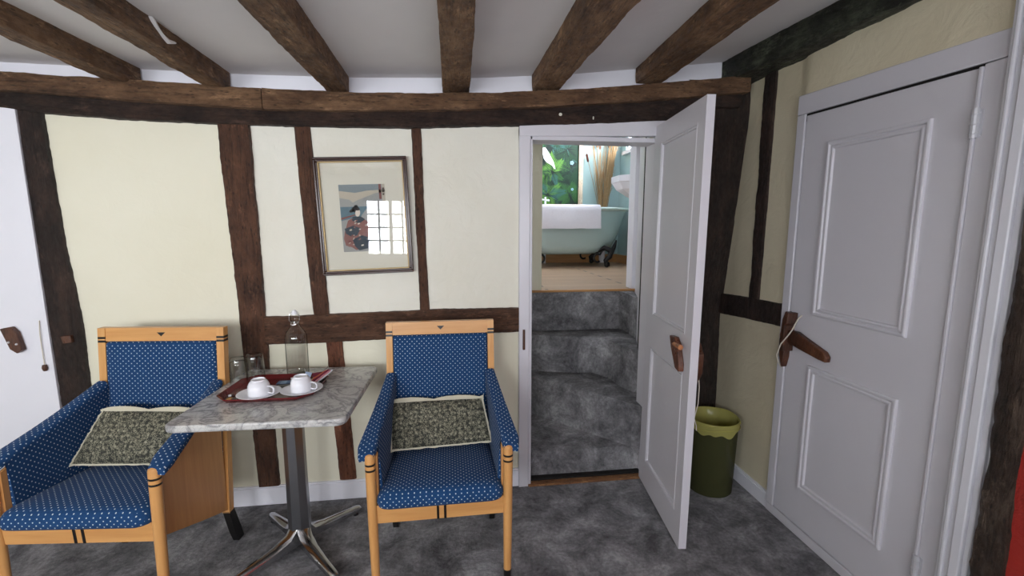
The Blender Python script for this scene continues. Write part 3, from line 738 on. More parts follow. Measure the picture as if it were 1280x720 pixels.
# ------------------------------------------------------------------ armchairs
def make_chair():
    ch = empty('armchair')
    for s in (-1, 1):
        # front leg
        zs = [(0.0, .0145), (0.110, .0158), (0.111, .0158), (0.30, .018), (0.575, .0195), (0.576, .0197), (0.584, .0197), (0.585, .0195), (0.597, .0195), (0.598, .0197), (0.606, .0197), (0.607, .0195), (0.630, .0195), (0.640, .017), (0.645, .010)]
        mi = [1, 1, 0, 0, 0, 1, 0, 0, 0, 1, 0, 0, 0, 0]
        rings = [[(s * (0.260 + 0.006 * z / 0.64) + r * cos(2 * pi * i / 20), -0.255 + 0.012 * (z / 0.64) + r * sin(2 * pi * i / 20), z) for i in range(20)] for z, r in zs]
        MB().loft(rings, True, True, mi).build('front_leg', [M['beech_z'], M['black']], ch)
        # back post
        def sec(y, z, w=0.030, d=0.034, xo=0.2575): return [(s * xo, y - d / 2, z), (s * (xo - w), y - d / 2, z), (s * (xo - w), y + d / 2, z), (s * xo, y + d / 2, z)]
        zz_ = [0.18, 0.5, 0.975, 0.980, 0.990, 0.996, 1.006, 1.011, 1.045]
        ml = [0, 0, 0, 1, 0, 1, 0, 0]
        rg = [sec(0.185 + 0.075 * max(0, (z - 0.18)) / 0.865, z) for z in zz_]
        p = MB().loft(rg, True, True, ml).build('back_post', [M['beech_z'], M['black']], ch)
        MB().loft([sec(0.245, 0.0, 0.028, 0.044, 0.2565), sec(0.225, 0.06, 0.030, 0.05, 0.2575), sec(0.187, 0.185, 0.031, 0.040, 0.258)]).build('foot', M['black'], p, bevel=0.003)
        # plywood side
        def pp(y, z): return (s * 0.250, y, z)
        m = MB().prism([pp(-0.232, 0.625), pp(-0.235, 0.36), pp(-0.20, 0.345), pp(0.0, 0.262), pp(0.172, 0.195), pp(0.172, 0.50), pp(0.19, 0.77)], (-s * 0.010, 0, 0))
        m.build('side_panel', M['ply'], ch)
        # upholstered arm: sloping pad and inner side
        rings = []; inner = []
        N = 12
        for k in range(N + 1):
            t = k / N; y = 0.205 - 0.455 * t
            zt = 0.812 - 0.148 * t - 0.010 * sin(pi * t); xi = 0.214 + 0.032 * t; xo = 0.258 + 0.062 * t
            if k == N: zt -= 0.012; xo -= 0.012; xi += 0.006; y -= 0.003
            if k == N - 1: zt -= 0.002
            lift = 0.006 * t; th = 0.034 - 0.004 * t
            rings.append([(s * (xi - 0.002), y, zt - th), (s * (xi - 0.002), y, zt - 0.018), (s * (xi + 0.003), y, zt - 0.004), (s * (xi + 0.012), y, zt), (s * (xo - 0.012), y, zt - lift), (s * (xo - 0.003), y, zt - 0.005 - lift), (s * xo, y, zt - 0.014 - lift), (s * (xo - 0.004), y, zt - 0.030 - lift), (s * 0.2515, y, zt - th)])
            yi = min(0.205, max(y, -0.228)); 
            if k < N: inner.append([(s * (0.224 + 0.002 * t), yi, 0.44), (s * (0.5 * (xi + 0.224) - 0.002), yi, 0.58), (s * (xi - 0.001), yi, zt - 0.022), (s * 0.239, yi, zt - 0.022), (s * 0.239, yi, 0.44)])
        MB().loft(rings).loft(inner).build('armrest', M['blue'], ch, smooth=60)
    # seat rails
    m = MB(); m.hexa([(-0.246, -0.248, 0.355), (0.246, -0.248, 0.355), (0.246, -0.222, 0.355), (-0.246, -0.222, 0.355), (-0.246, -0.252, 0.432), (0.246, -0.252, 0.432), (0.246, -0.222, 0.432), (-0.246, -0.222, 0.432)])
    for x in (-0.014, 0.014): m.hexa([(x - 0.0045, -0.2500, 0.3545), (x + 0.0045, -0.2500, 0.3545), (x + 0.0045, -0.24, 0.3545), (x - 0.0045, -0.24, 0.3545), (x - 0.0045, -0.2540, 0.432), (x + 0.0045, -0.2540, 0.432), (x + 0.0045, -0.24, 0.432), (x - 0.0045, -0.24, 0.432)], 1)
    m.build('seat_rail', [M['beech_x'], M['black']], ch)
    MB().box((-0.236, 0.16, 0.34), (0.236, 0.182, 0.42)).build('seat_rail', M['beech_x'], ch)
    # seat cushion
    rings = []
    for z, ins in ((0.422, 0.03), (0.424, 0.014), (0.432, 0.004), (0.447, 0.0), (0.465, 0.002), (0.482, 0.010), (0.494, 0.024), (0.500, 0.045), (0.505, 0.09), (0.508, 0.15)):
        hx = 0.247 - ins; r = []
        for (x, y, _) in rrect(0, -0.042, z, hx, 0.238 - ins, 0.04, 6):
            ww = 1.0 - 0.075 * max(0, (y + 0.20) / 0.4)            # narrower towards the back
            bow = -0.010 * (1 - (x / 0.25) ** 2) if y < -0.1 else 0
            zz = z - 0.030 * max(0, (y + 0.28) / 0.5) * (1 if z > 0.45 else 0.0)
            r.append((x * ww, y + bow, zz))
        rings.append(r)
    MB().loft(rings).build('seat_cushion', M['blue'], ch, smooth=60)
    # top rail with inlaid triangle
    m = MB(); yy = lambda z: 0.185 + 0.075 * (z - 0.18) / 0.865
    def bx(mb, x0, x1, z0, z1, d0, d1, mi=0):
        mb.hexa([(x0, yy(z0) + d0, z0), (x1, yy(z0) + d0, z0), (x1, yy(z0) + d1, z0), (x0, yy(z0) + d1, z0), (x0, yy(z1) + d0, z1), (x1, yy(z1) + d0, z1), (x1, yy(z1) + d1, z1), (x0, yy(z1) + d1, z1)], mi)
    bx(m, -0.2275, 0.2275, 0.985, 1.045, -0.014, 0.014)
    ty = lambda z: yy(z) - 0.0150
    m.loft([[(-0.017, ty(1.024), 1.024), (0.017, ty(1.024), 1.024), (0.0, ty(1.006), 1.006)], [(-0.017, ty(1.024) + 0.006, 1.024), (0.017, ty(1.024) + 0.006, 1.024), (0.0, ty(1.006) + 0.006, 1.006)]], True, True, 1)
    m.build('top_rail', [M['beech_x'], M['black']], ch)
    # back cushion
    rings = []
    for d, ins in ((0.014, 0.006), (0.010, 0.001), (-0.004, 0.0), (-0.018, 0.003), (-0.026, 0.010), (-0.030, 0.03), (-0.033, 0.08)):
        r = []
        for (x, zc, _) in rrect(0, 0.755, 0, 0.2265 - ins, 0.229 - ins, 0.012, 4): r.append((x, yy(zc) + d, zc))
        rings.append(r)
    MB().loft(rings).build('back_cushion', M['blue'], ch, smooth=60)
    return ch
c1 = make_chair(); c1.location = (-0.066, 1.905, 0); c1.rotation_euler = (0, 0, radians(0.5))
tag(c1, 'blue dotted beech armchair standing right of the table, beside the doorway', 'armchair', 'blue upholstered armchairs')
c2 = copy_tree(c1); c2.scale = (1.08, 1, 1); c2.location = (-1.344, 1.932, 0); c2.rotation_euler = (0, 0, radians(-5.5))
tag(c2, 'blue dotted beech armchair at the left edge, partly behind the marble table', 'armchair', 'blue upholstered armchairs')

# pillows
def make_pillow(name, corners, thick, label, seed, parent=None):
    # corners: bl, br, tr, tl in world space; bulges toward the viewer
    bl, br, tr, tl = [Vector(c) for c in corners]
    c = (bl + br + tr + tl) / 4; nrm = (br - bl).cross(tl - bl).normalized()
    NU, NV = 30, 20; rnd = lambda a, b: noise.noise(Vector((a, b, seed)))
    def P(u, v, side, flange=0.0):
        p = bl * (1 - u) * (1 - v) + br * u * (1 - v) + tr * u * v + tl * (1 - u) * v - c
        e = (max(0, 1 - abs(2 * u - 1) ** 2.6) * max(0, 1 - abs(2 * v - 1) ** 2.6)) ** 0.5
        p = p + nrm * side * (thick * (0.55 if side > 0 else 0.45) * e + 0.0015)
        p += nrm * e * 0.020 * rnd(u * 4, v * 3) + nrm * 0.006 * rnd(u * 11, v * 9)
        return p
    m = MB(); W_ = NU + 1
    for side in (1, -1):
        o = len(m.v)
        for j in range(NV + 1):
            for i in range(NU + 1): m.v.append(tuple(P(i / NU, j / NV, side)))
        for j in range(NV):
            for i in range(NU):
                a = o + j * W_ + i; m.f.append((a, a + 1, a + W_ + 1, a + W_)); m.mi.append(0)
    ob = m.build(name, M['floral'], smooth=80); ob.location = c
    uv = ob.data.uv_layers[0]; ax = (br - bl).normalized(); ay = nrm.cross(ax)
    for lp in ob.data.loops:
        co = ob.data.vertices[lp.vertex_index].co; uv.data[lp.index].uv = (co.dot(ax), co.dot(ay))
    # cream border
    b = MB(); path = []
    n = 28
    sides = [(0, 0, 1, 0), (1, 0, 1, 1), (1, 1, 0, 1), (0, 1, 0, 0)]
    for si, (u0, v0, u1, v1) in enumerate(sides):
        for k in range(n):
            t = k / n; u = u0 + (u1 - u0) * t; v = v0 + (v1 - v0) * t
            p = P(u, v, 1)
            out = (bl * (1 - u) * (1 - v) + br * u * (1 - v) + tr * u * v + tl * (1 - u) * v) - c
            wdt = 0.005 + 0.005 * rnd(u * 13 + si, v * 13)
            if si == 2: wdt = 0.006 + 0.014 * abs(sin(2 * pi * (t - 0.02) * 0.96)) ** 0.7
            if k == 0: wdt += 0.008
            d = {0: (bl - tl), 1: (br - bl), 2: (tl - bl), 3: (bl - br)}[si].normalized()
            if k < 2: d = (out.normalized() + d).normalized()
            wob = nrm * 0.004 * rnd(u * 17, v * 17)
            path.append((p - d * 0.003 + nrm * 0.001, p + d * wdt + wob))
    rings = []
    for a, e in path: rings.append([a + nrm * 0.0025, e + nrm * 0.001, e - nrm * 0.001, a - nrm * 0.004])
    rings.append(rings[0]); b.loft(rings, True, False)
    b.build('border', M['linen'], ob, smooth=60)
    return tag(ob, label, 'pillow', 'dark floral pillows on the armchairs')
make_pillow('throw_pillow', [(-0.287, 1.925, 0.515), (0.158, 1.945, 0.520), (0.122, 2.045, 0.690), (-0.298, 2.045, 0.688)], 0.075, 'dark floral pillow leaning in the armchair nearer the doorway', 3)
make_pillow('throw_pillow', [(-1.580, 1.955, 0.525), (-1.145, 1.925, 0.515), (-1.110, 2.025, 0.700), (-1.505, 2.050, 0.715)], 0.075, 'dark floral pillow leaning in the armchair at the left edge', 8)

# ------------------------------------------------------------------ marble table
tb = empty('bistro_table', (-0.733, 2.036, 0)); tag(tb, 'square marble topped table on a chrome cross base', 'table')
TR = Matrix.Translation((0.006, -0.038, 0)) @ Matrix.Rotation(radians(-1.6), 4, 'Z')
rings = [rrect(0, 0, z + 0.025, 0.3215 - i, 0.3265 - i, 0.035, 6) for z, i in ((0.732, 0.004), (0.735, 0.001), (0.739, 0), (0.753, 0), (0.757, 0.001), (0.760, 0.004))]
MB().loft(rings).build('tabletop', M['marble'], tb, xf=TR)
m = MB()
def octo(r, z, flat_=0.9): return [(r * cos(pi / 8 + i * pi / 4), r * flat_ * sin(pi / 8 + i * pi / 4), z) for i in range(8)]
m.loft([octo(0.046, 0.055), octo(0.050, 0.06), octo(0.050, 0.10), octo(0.047, 0.35), octo(0.046, 0.757)])
m.build('pedestal', M['chrome_dark'], tb, smooth=20)
MB().loft([rrect(0, 0, z, 0.16, 0.16, 0.02) for z in (0.745, 0.757)]).build('top_plate', M['black'], tb)
for k, a in enumerate((radians(48), radians(133), radians(227), radians(312))):
    m = MB(); d = Vector((cos(a), sin(a), 0)); s = Vector((-sin(a), cos(a), 0)); rings = []
    for t, hw, zt, zb in ((0.03, 0.030, 0.135, 0.045), (0.06, 0.028, 0.095, 0.042), (0.12, 0.025, 0.075, 0.035), (0.22, 0.022, 0.058, 0.026), (0.31, 0.019, 0.046, 0.018), (0.325, 0.015, 0.040, 0.020)):
        rings.append([d * t + s * hw + Vector((0, 0, zb)), d * t + s * hw + Vector((0, 0, zt - 0.014)), d * t + s * hw * 0.6 + Vector((0, 0, zt - 0.003)), d * t + Vector((0, 0, zt)), d * t - s * hw * 0.6 + Vector((0, 0, zt - 0.003)), d * t - s * hw + Vector((0, 0, zt - 0.014)), d * t - s * hw + Vector((0, 0, zb))])
    m.loft(rings); lg = m.build('leg', M['chrome'], tb, smooth=40)
    MB().lathe([(0.014, 0), (0.014, 0.018), (0.010, 0.021)], 14, tuple(d * 0.30), caps=True).build('foot', M['black'], lg)

TT = 0.785
# tray
ty = empty('serving_tray', (-0.815, 2.095, TT), radians(-2.0)); tag(ty, 'dark red lacquered tray on the marble tabletop', 'tray')
maroon = plain('maroon_lacquer', srgb(104, 24, 28), 0.2, 0, 0, 0.08)
rings = []
for z, o_ in ((0.0, -0.012), (0.003, -0.004), (0.016, 0.006), (0.020, 0.006), (0.0185, 0.001), (0.007, -0.010), (0.0045, -0.020)):
    # octagonal rectangle: chamfered corners
    hx, hy, c = 0.197 + o_, 0.158 + o_, 0.055
    rings.append([(hx, -hy + c, z), (hx, hy - c, z), (hx - c, hy, z), (-hx + c, hy, z), (-hx, hy - c, z), (-hx, -hy + c, z), (-hx + c, -hy, z), (hx - c, -hy, z)])
MB().loft(rings).build('tray_body', maroon, ty, bevel=0.0015)
TF = TT + 0.005

# cups and saucers
def make_saucer():
    return MB().lathe([(0.001, 0.003), (0.026, 0.003), (0.030, 0.0), (0.034, 0.0), (0.034, 0.003), (0.060, 0.009), (0.086, 0.018), (0.088, 0.0195), (0.085, 0.0205), (0.060, 0.012), (0.036, 0.0075), (0.030, 0.0065), (0.001, 0.0065)], 48).build('saucer', M['porcelain'], smooth=60)
def make_cup():
    c = empty('teacup')
    # upside down: rim at z = 0, foot ring on top
    MB().lathe([(0.0410, 0.0), (0.0435, 0.0), (0.0440, 0.003), (0.0435, 0.030), (0.0425, 0.047), (0.0400, 0.050), (0.0395, 0.054), (0.0330, 0.064), (0.0290, 0.066), (0.0285, 0.071), (0.0265, 0.072), (0.0255, 0.067), (0.001, 0.0665)], 48).build('cup_body', M['porcelain'], c, smooth=50)
    pts = [(0.042, 0, 0.041), (0.052, 0, 0.042), (0.066, 0, 0.037), (0.070, 0, 0.030), (0.069, 0, 0.018), (0.065, 0, 0.012), (0.053, 0, 0.012), (0.042, 0, 0.015)]
    MB().tube(pts, 0.0050, 8, flat_=0.7).build('handle', M['porcelain'], c, smooth=60)
    return c
sa = make_saucer(); sa.location = (-0.850, 2.000, TF)
tag(sa, 'white saucer under the left upturned cup on the tray', 'saucer', 'white saucers on the red tray')
sb = copy_tree(sa); sb.location = (-0.680, 2.022, TF + 0.001); tag(sb, 'white saucer under the right upturned cup on the tray', 'saucer', 'white saucers on the red tray')
ca = make_cup(); ca.location = (-0.850, 2.000, TF + 0.0066); ca.rotation_euler = (0, 0, radians(-14))
tag(ca, 'upturned white cup nearer the drinking glasses', 'cup', 'upturned white cups on the red tray')
cb = copy_tree(ca); cb.location = (-0.682, 2.022, TF + 0.0076); cb.rotation_euler = (0, 0, radians(-8))
tag(cb, 'upturned white cup in front of the glass bottle', 'cup', 'upturned white cups on the red tray')

# upturned tumblers
def make_glass():
    g = MB()
    g.lathe([(0.0375, 0.0), (0.0385, 0.001), (0.0385, 0.004), (0.0378, 0.06), (0.0355, 0.10), (0.0335, 0.118), (0.030, 0.125), (0.020, 0.127), (0.001, 0.126)], 40)
    g.lathe([(0.0362, 0.002), (0.0358, 0.06), (0.0336, 0.098), (0.031, 0.106), (0.020, 0.109), (0.001, 0.109)], 40)
    return g.build('drinking_glass', M['glass'], smooth=60)
ga = make_glass(); ga.location = (-1.022, 2.205, TT + 0.0005)
tag(ga, 'upturned clear glass, the left one, nearer the armchair', 'glass', 'upturned drinking glasses')
gb = copy_tree(ga); gb.location = (-0.953, 2.222, TT + 0.0005); gb.scale = (1.05, 1.05, 1.08); tag(gb, 'upturned clear glass, the right one, nearer the bottle', 'glass', 'upturned drinking glasses')

# swing top bottle
bt = empty('water_bottle', (-0.787, 2.305, TT)); tag(bt, 'clear swing top water bottle standing behind the tray', 'bottle')
prof = [(0.001, 0.004), (0.030, 0.001), (0.046, 0.0), (0.0505, 0.004), (0.0515, 0.012), (0.0515, 0.188), (0.0495, 0.203), (0.043, 0.219), (0.031, 0.236), (0.021, 0.252), (0.0160, 0.270), (0.0155, 0.290), (0.0185, 0.294), (0.0190, 0.304), (0.0165, 0.308), (0.013, 0.308)]
MB().lathe(prof, 48).build('bottle_body', M['bottle'], bt, smooth=60)
wb = MB(); wb.lathe([(0.001, 0.008), (0.046, 0.008), (0.0485, 0.014), (0.0485, 0.163), (0.001, 0.163)], 40); wb.build('water', clear('still_water', (0.998, 1.0, 0.998, 1), (0.45, 0.5, 0.42, 1), 0.02, 0.3, 0.02), bt)
MB().lathe([(0.001, 0.330), (0.007, 0.329), (0.012, 0.324), (0.0135, 0.314), (0.0155, 0.311), (0.0155, 0.308), (0.001, 0.307)], 24).build('stopper', M['porcelain'], bt)
wr = MB(); 
for s in (-1, 1): wr.tube([(s * 0.0175, -0.004, 0.268), (s * 0.024, -0.010, 0.280), (s * 0.024, -0.004, 0.300), (s * 0.018, 0, 0.318), (s * 0.010, 0, 0.322)], 0.0013, 6)
wr.tube([(0.0175 * cos(a), 0.0175 * sin(a), 0.268) for a in [i * 2 * pi / 20 for i in range(21)]], 0.0012, 6)
wr.tube([(-0.0175, -0.004, 0.268), (-0.012, -0.024, 0.262), (0, -0.027, 0.260), (0.012, -0.024, 0.262), (0.0175, -0.004, 0.268)], 0.0013, 6)
wr.build('wire_clip', M['chrome'], bt)

# sachets and sticks on the tray
def sachet(name, x, y, z, w, h, rot, tilt, mat, label, cat='sachet', group='sachets on the red tray', band=None):
    m = MB(); N = 8; rr = []
    for k in range(N + 1):
        t = k / N; b = 0.0035 * sin(pi * t) ** 0.6 + 0.0004; u = -w / 2 + w * t
        rr.append([(u, -h / 2, -0.0003), (u, -h / 2, 0.0003), (u, -h / 4, b), (u, h / 4, b), (u, h / 2, 0.0003), (u, h / 2, -0.0003), (u, 0, -b * 0.4)])
    mi = 0
    if band: mi = [0, 0, 1, 1, 1, 0, 0, 0]
    m.loft(rr, True, True, mi)
    o = m.build(name, [mat] + ([band] if band else []), smooth=40)
    o.location = (x, y, z); o.rotation_euler = (radians(tilt), 0, radians(rot)); return tag(o, label, cat, group)
blk = flat('black_wrapper', 30, 26, 28, 0.3); gld = plain('gold_print', srgb(190, 150, 90), 0.3, 0.5); bluw = flat('slate_blue_paper', 96, 118, 150); whp = flat('white_paper', 224, 226, 234)
org = flat('orange_paper', 190, 96, 60); mag = flat('magenta_paper', 132, 34, 66); pnk = flat('pink_paper', 206, 140, 150); brn = flat('dark_brown_paper', 60, 34, 30); crm = flat('cream_paper', 226, 214, 186)
sachet('biscuit_packet', -0.955, 1.975, TF + 0.004, 0.050, 0.034, -4, 0, blk, 'black and gold wrapped biscuit at the front left of the tray', band=gld)
sachet('sugar_sachet', -0.975, 2.015, TF + 0.004, 0.030, 0.022, 25, 0, brn, 'dark brown sachet behind the gold wrapped biscuit', band=whp)
sachet('tea_sachet', -0.800, 2.165, TF + 0.004, 0.070, 0.050, 3, 0, bluw, 'slate blue sachet lying between the cups', band=flat('pale_blue_paper', 132, 152, 180))
sachet('coffee_sachet', -0.775, 2.095, TF + 0.004, 0.085, 0.075, 5, 0, blk, 'black sachet lying between the two saucers')
sachet('milk_sachet', -0.735, 2.135, TF + 0.020, 0.050, 0.040, 40, 50, whp, 'white folded sachet leaning behind the right cup')
sachet('tea_sachet', -0.700, 2.165, TF + 0.026, 0.040, 0.045, -30, 60, flat('ice_blue_paper', 168, 184, 214), 'ice blue sachet standing behind the right cup')
sachet('coffee_sachet', -0.650, 2.150, TF + 0.012, 0.080, 0.050, 15, 12, blk, 'black sachet behind the right cup at the tray edge')
sachet('tea_sachet', -0.660, 2.200, TF + 0.017, 0.050, 0.050, 20, 25, mag, 'dark magenta sachet at the back of the tray')
for i, (mt, lab, dx, dy, dz) in enumerate(((crm, 'cream stick sachet, leftmost in the fan on the tray', 0, 0, 0), (org, 'orange stick sachet in the fan on the tray', 0.010, 0.006, 0.004), (mag, 'magenta stick sachet in the fan on the tray', 0.022, 0.004, 0.006), (pnk, 'pink stick sachet in the fan on the tray', 0.034, -0.004, 0.002), (whp, 'white stick sachet, rightmost in the fan on the tray', 0.046, 0.002, 0.003))):
    m = MB(); a = radians(48 + i * 3)
    d = Vector((cos(a), sin(a) * 0.9, 0.32)).normalized(); s = Vector((-d.y, d.x, 0)).normalized()
    p0 = Vector((0, 0, 0)); rings = []
    for t in (0, 0.02, 0.08, 0.10): 
        c_ = d * t; up = Vector((0, 0, 1)); tk = 0.0008 if t in (0, 0.10) else 0.0025
        rings.append([c_ - s * 0.0055 - up * tk, c_ + s * 0.0055 - up * tk, c_ + s * 0.0055 + up * tk, c_ - s * 0.0055 + up * tk])
    m.loft(rings); o = m.build('stick_sachet', mt); o.location = (-0.690 + dx, 2.115 + dy, TF + 0.010 + dz); tag(o, lab, 'sachet', 'stick sachets on the red tray')
for (x, y, r, lab) in ((-0.705, 2.175, 115, 'steel teaspoon leaning at the back of the tray, left one'), (-0.672, 2.195, 60, 'steel teaspoon leaning at the back of the tray, right one')):
    m = MB(); a = radians(r)
    d = Vector((cos(a), sin(a), 0.35)).normalized()
    m.tube([d * 0.0, d * 0.045, d * 0.085], [0.0016, 0.0018, 0.003], 6); m.sphere(tuple(-d * 0.016), (0.012, 0.012, 0.003), 12, 6)
    o = m.build('teaspoon', M['chrome']); o.location = (x, y, TF + 0.012); tag(o, lab, 'spoon', 'teaspoons on the red tray')

TK = 0.966
for o in [o for o in COL.objects if o.parent is None and o.name.split('.')[0] in ('serving_tray', 'saucer', 'teacup', 'drinking_glass', 'water_bottle', 'biscuit_packet', 'sugar_sachet', 'tea_sachet', 'coffee_sachet', 'milk_sachet', 'stick_sachet', 'teaspoon')]:
    o.location = (o.location.x * TK, o.location.y * TK, TT + (o.location.z - TT) * TK)
    o.scale = [v * TK for v in o.scale]

# ------------------------------------------------------------------ framed print
pc = empty('framed_print', (-0.4445, 2.398, 1.551), 0, radians(-2.0)); tag(pc, 'framed print of a woman in a robe, behind glass between two studs', 'picture')
HWp, HHp = 0.227, 0.294
def ringframe(mb, o_, i_, y0, y1):
    (ax, az), (bx_, bz) = o_, i_
    for (p, q) in (((-ax, -az), (ax, -bz)), ((-ax, bz), (ax, az)), ((-ax, -bz), (-bx_, bz)), ((bx_, -bz), (ax, bz))):
        mb.box((p[0], y0, p[1]), (q[0], y1, q[1]))
m = MB(); ringframe(m, (HWp, HHp), (HWp - 0.012, HHp - 0.012), -0.024, 0.006); ringframe(m, (HWp - 0.010, HHp - 0.010), (HWp - 0.022, HHp - 0.022), -0.018, 0.006)
m.build('frame', M['frame'], pc, bevel=0.003)
m = MB(); ringframe(m, (HWp - 0.020, HHp - 0.020), (HWp - 0.0265, HHp - 0.0265), -0.017, 0.0)
m.build('gilt_slip', M['gold'], pc, bevel=0.002)
MB().box((-HWp + 0.01, -0.002, -HHp + 0.01), (HWp - 0.01, 0.003, HHp - 0.01)).build('mount', M['mount'], pc)
def poly2(mb, pts, y, mi): mb.prism([(x, y, z) for x, z in pts], (0, 0.0008, 0), mi)
cols = [flat('print_grey', 158, 160, 156), flat('print_blue', 134, 146, 150), flat('print_cream', 190, 182, 164), flat('print_hair', 34, 34, 40), flat('print_skin', 226, 214, 200), flat('print_robe', 46, 62, 74), flat('print_rust', 138, 92, 86), flat('print_teal', 92, 122, 134), flat('print_red', 130, 78, 74), flat('print_seal', 70, 60, 56)]
m = MB(); x0, x1, z0, z1 = -0.118, 0.108, -0.178, 0.160
poly2(m, [(x0, z0), (x1, z0), (x1, z1), (x0, z1)], -0.0030, 0)
poly2(m, [(x0, 0.120), (-0.05, 0.105), (0.0, 0.118), (x1, 0.125), (x1, z1), (x0, z1)], -0.0034, 1)
poly2(m, [(x0, 0.095), (-0.07, 0.085), (-0.055, 0.07), (-0.03, 0.082), (0.06, 0.115), (x1, 0.120), (x1, 0.132), (0.02, 0.128), (-0.04, 0.118), (x0, 0.13)], -0.0038, 2)
poly2(m, [(x0, -0.02), (-0.02, 0.0), (0.02, 0.05), (x0, 0.05)], -0.0034, 7)
poly2(m, [(0.078, 0.085), (0.090, 0.085), (0.090, z1), (0.078, z1)], -0.0038, 8)
poly2(m, [(0.093, 0.02), (x1, 0.02), (x1, z1), (0.093, z1)], -0.0038, 2)
for k, zz0 in enumerate((0.142, 0.128, 0.114)): poly2(m, [(0.096, zz0 - 0.010), (0.104, zz0 - 0.010), (0.105, zz0), (0.096, zz0 - 0.001)], -0.0044, 9)
# a seated figure in a patterned robe
poly2(m, [(x0, -0.005), (-0.045, 0.012), (-0.045, 0.006), (x0, -0.015)], -0.0038, 8)
poly2(m, [(-0.105, -0.075), (-0.085, -0.020), (-0.060, -0.005), (-0.015, -0.005), (0.015, -0.030), (0.020, -0.09), (0.008, -0.155), (-0.055, -0.170), (-0.075, -0.155), (-0.105, -0.145), (-0.112, -0.11)], -0.0040, 6)
poly2(m, [(-0.105, -0.060), (-0.06, -0.045), (-0.025, -0.060), (-0.045, -0.095), (-0.075, -0.10), (-0.10, -0.085)], -0.0046, 5)
poly2(m, [(-0.070, -0.115), (-0.02, -0.095), (0.018, -0.11), (0.016, -0.16), (-0.04, -0.172), (-0.06, -0.15)], -0.0046, 5)
poly2(m, [(-0.060, 0.000), (-0.02, 0.0), (0.0, -0.015), (-0.03, -0.035), (-0.065, -0.02)], -0.0050, 5)
def disc(cx, cz, rx, rz, y, mi, n=14, rot=0): poly2(m, [(cx + rx * cos(2 * pi * i / n) * cos(rot) - rz * sin(2 * pi * i / n) * sin(rot), cz + rx * cos(2 * pi * i / n) * sin(rot) + rz * sin(2 * pi * i / n) * cos(rot)) for i in range(n)], y, mi)
disc(-0.043, 0.036, 0.020, 0.016, -0.0042, 3); disc(-0.062, 0.030, 0.014, 0.008, -0.0042, 3, rot=0.5); disc(-0.040, 0.052, 0.010, 0.006, -0.0042, 3); disc(-0.034, 0.018, 0.012, 0.019, -0.0048, 4, rot=-0.2); disc(-0.034, 0.036, 0.012, 0.006, -0.0052, 3)
random.seed(4)
for k in range(26):
    cx, cz = random.uniform(-0.09, 0.01), random.uniform(-0.155, -0.02); disc(cx, cz, random.uniform(.003, .008), random.uniform(.002, .005), -0.0054, random.choice((2, 8, 6, 4)), 7, random.random())
m.build('print', cols, pc, smooth=0)
MB().box((-HWp + 0.022, -0.0105, -HHp + 0.022), (HWp - 0.022, -0.0095, HHp - 0.022)).build('glass_pane', M['pane'], pc)

# ------------------------------------------------------------------ waste bin
bn = empty('waste_bin', (1.452, 2.262, 0)); tag(bn, 'dark olive see-through waste bin with a yellow bag', 'bin')
m = MB(); m.lathe([(0.001, 0.010), (0.108, 0.008), (0.118, 0.0), (0.121, 0.004), (0.134, 0.415), (0.137, 0.418), (0.137, 0.423), (0.131, 0.423), (0.128, 0.410), (0.116, 0.016), (0.001, 0.014)], 48)
m.build('bin_body', M['bin'], bn, smooth=60)
m = MB(); rings = []
def rn(a, z, amp): return noise.noise(Vector((cos(a) * 2.4, sin(a) * 2.4, z * 9))) * amp
for z, r, amp in ((0.372, 0.137, 0.008), (0.384, 0.138, 0.004), (0.402, 0.1395, 0.002), (0.422, 0.1405, 0.001), (0.430, 0.1360, 0.001), (0.420, 0.128, 0.002), (0.36, 0.119, 0.010), (0.24, 0.105, 0.022), (0.12, 0.085, 0.03), (0.05, 0.06, 0.02), (0.03, 0.01, 0)):
    rings.append([((r + (rn(2 * pi * i / 72, z, amp) if r < 0.13 else abs(rn(2 * pi * i / 72, z, amp)))) * cos(2 * pi * i / 72), (r + (rn(2 * pi * i / 72, z, amp) if r < 0.13 else abs(rn(2 * pi * i / 72, z, amp)))) * sin(2 * pi * i / 72), z + (rn(2 * pi * i / 72, 4, 0.03) if z < 0.375 and r > 0.13 else 0)) for i in range(72)])
m.loft(rings, True, False); m.build('bin_liner', M['bag'], bn, smooth=70)
m = MB(); 
for zc in (0.396, 0.424): m.tube([(0.1415 * cos(a), 0.1415 * sin(a), zc + 0.006 * sin(3 * a)) for a in [i * 2 * pi / 60 for i in range(61)]], 0.0022, 6)
m.build('rim_roll', tinted('yellow_film_fold', srgb(220, 214, 120), 0.6, 0.25), bn)

# ------------------------------------------------------------------ bathroom things
TCX, TCY = 1.40, 5.62
tub = empty('bathtub', (TCX, TCY, BZ)); tag(tub, 'pale mint rolltop bathtub on black claw feet', 'bathtub')
def oval(hx, hy, z, cx=0, n=56, e=2.6):
    out = []
    for i in range(n):
        a = 2 * pi * i / n; c_, s_ = cos(a), sin(a)
        out.append((cx + hx * abs(c_) ** (2 / e) * (1 if c_ > 0 else -1), hy * abs(s_) ** (2 / e) * (1 if s_ > 0 else -1), z))
    return out
m = MB(); shape = [(0.16, 0.30, 0.20), (0.165, 0.42, 0.25), (0.19, 0.52, 0.285), (0.25, 0.60, 0.315), (0.35, 0.665, 0.335), (0.45, 0.705, 0.345), (0.55, 0.74, 0.352), (0.63, 0.765, 0.358), (0.685, 0.785, 0.362)]
m.loft([oval(hx, hy, z) for z, hx, hy in shape], True, True)
m.build('tub_shell', M['tub'], tub, smooth=60)
m = MB(); rr = []
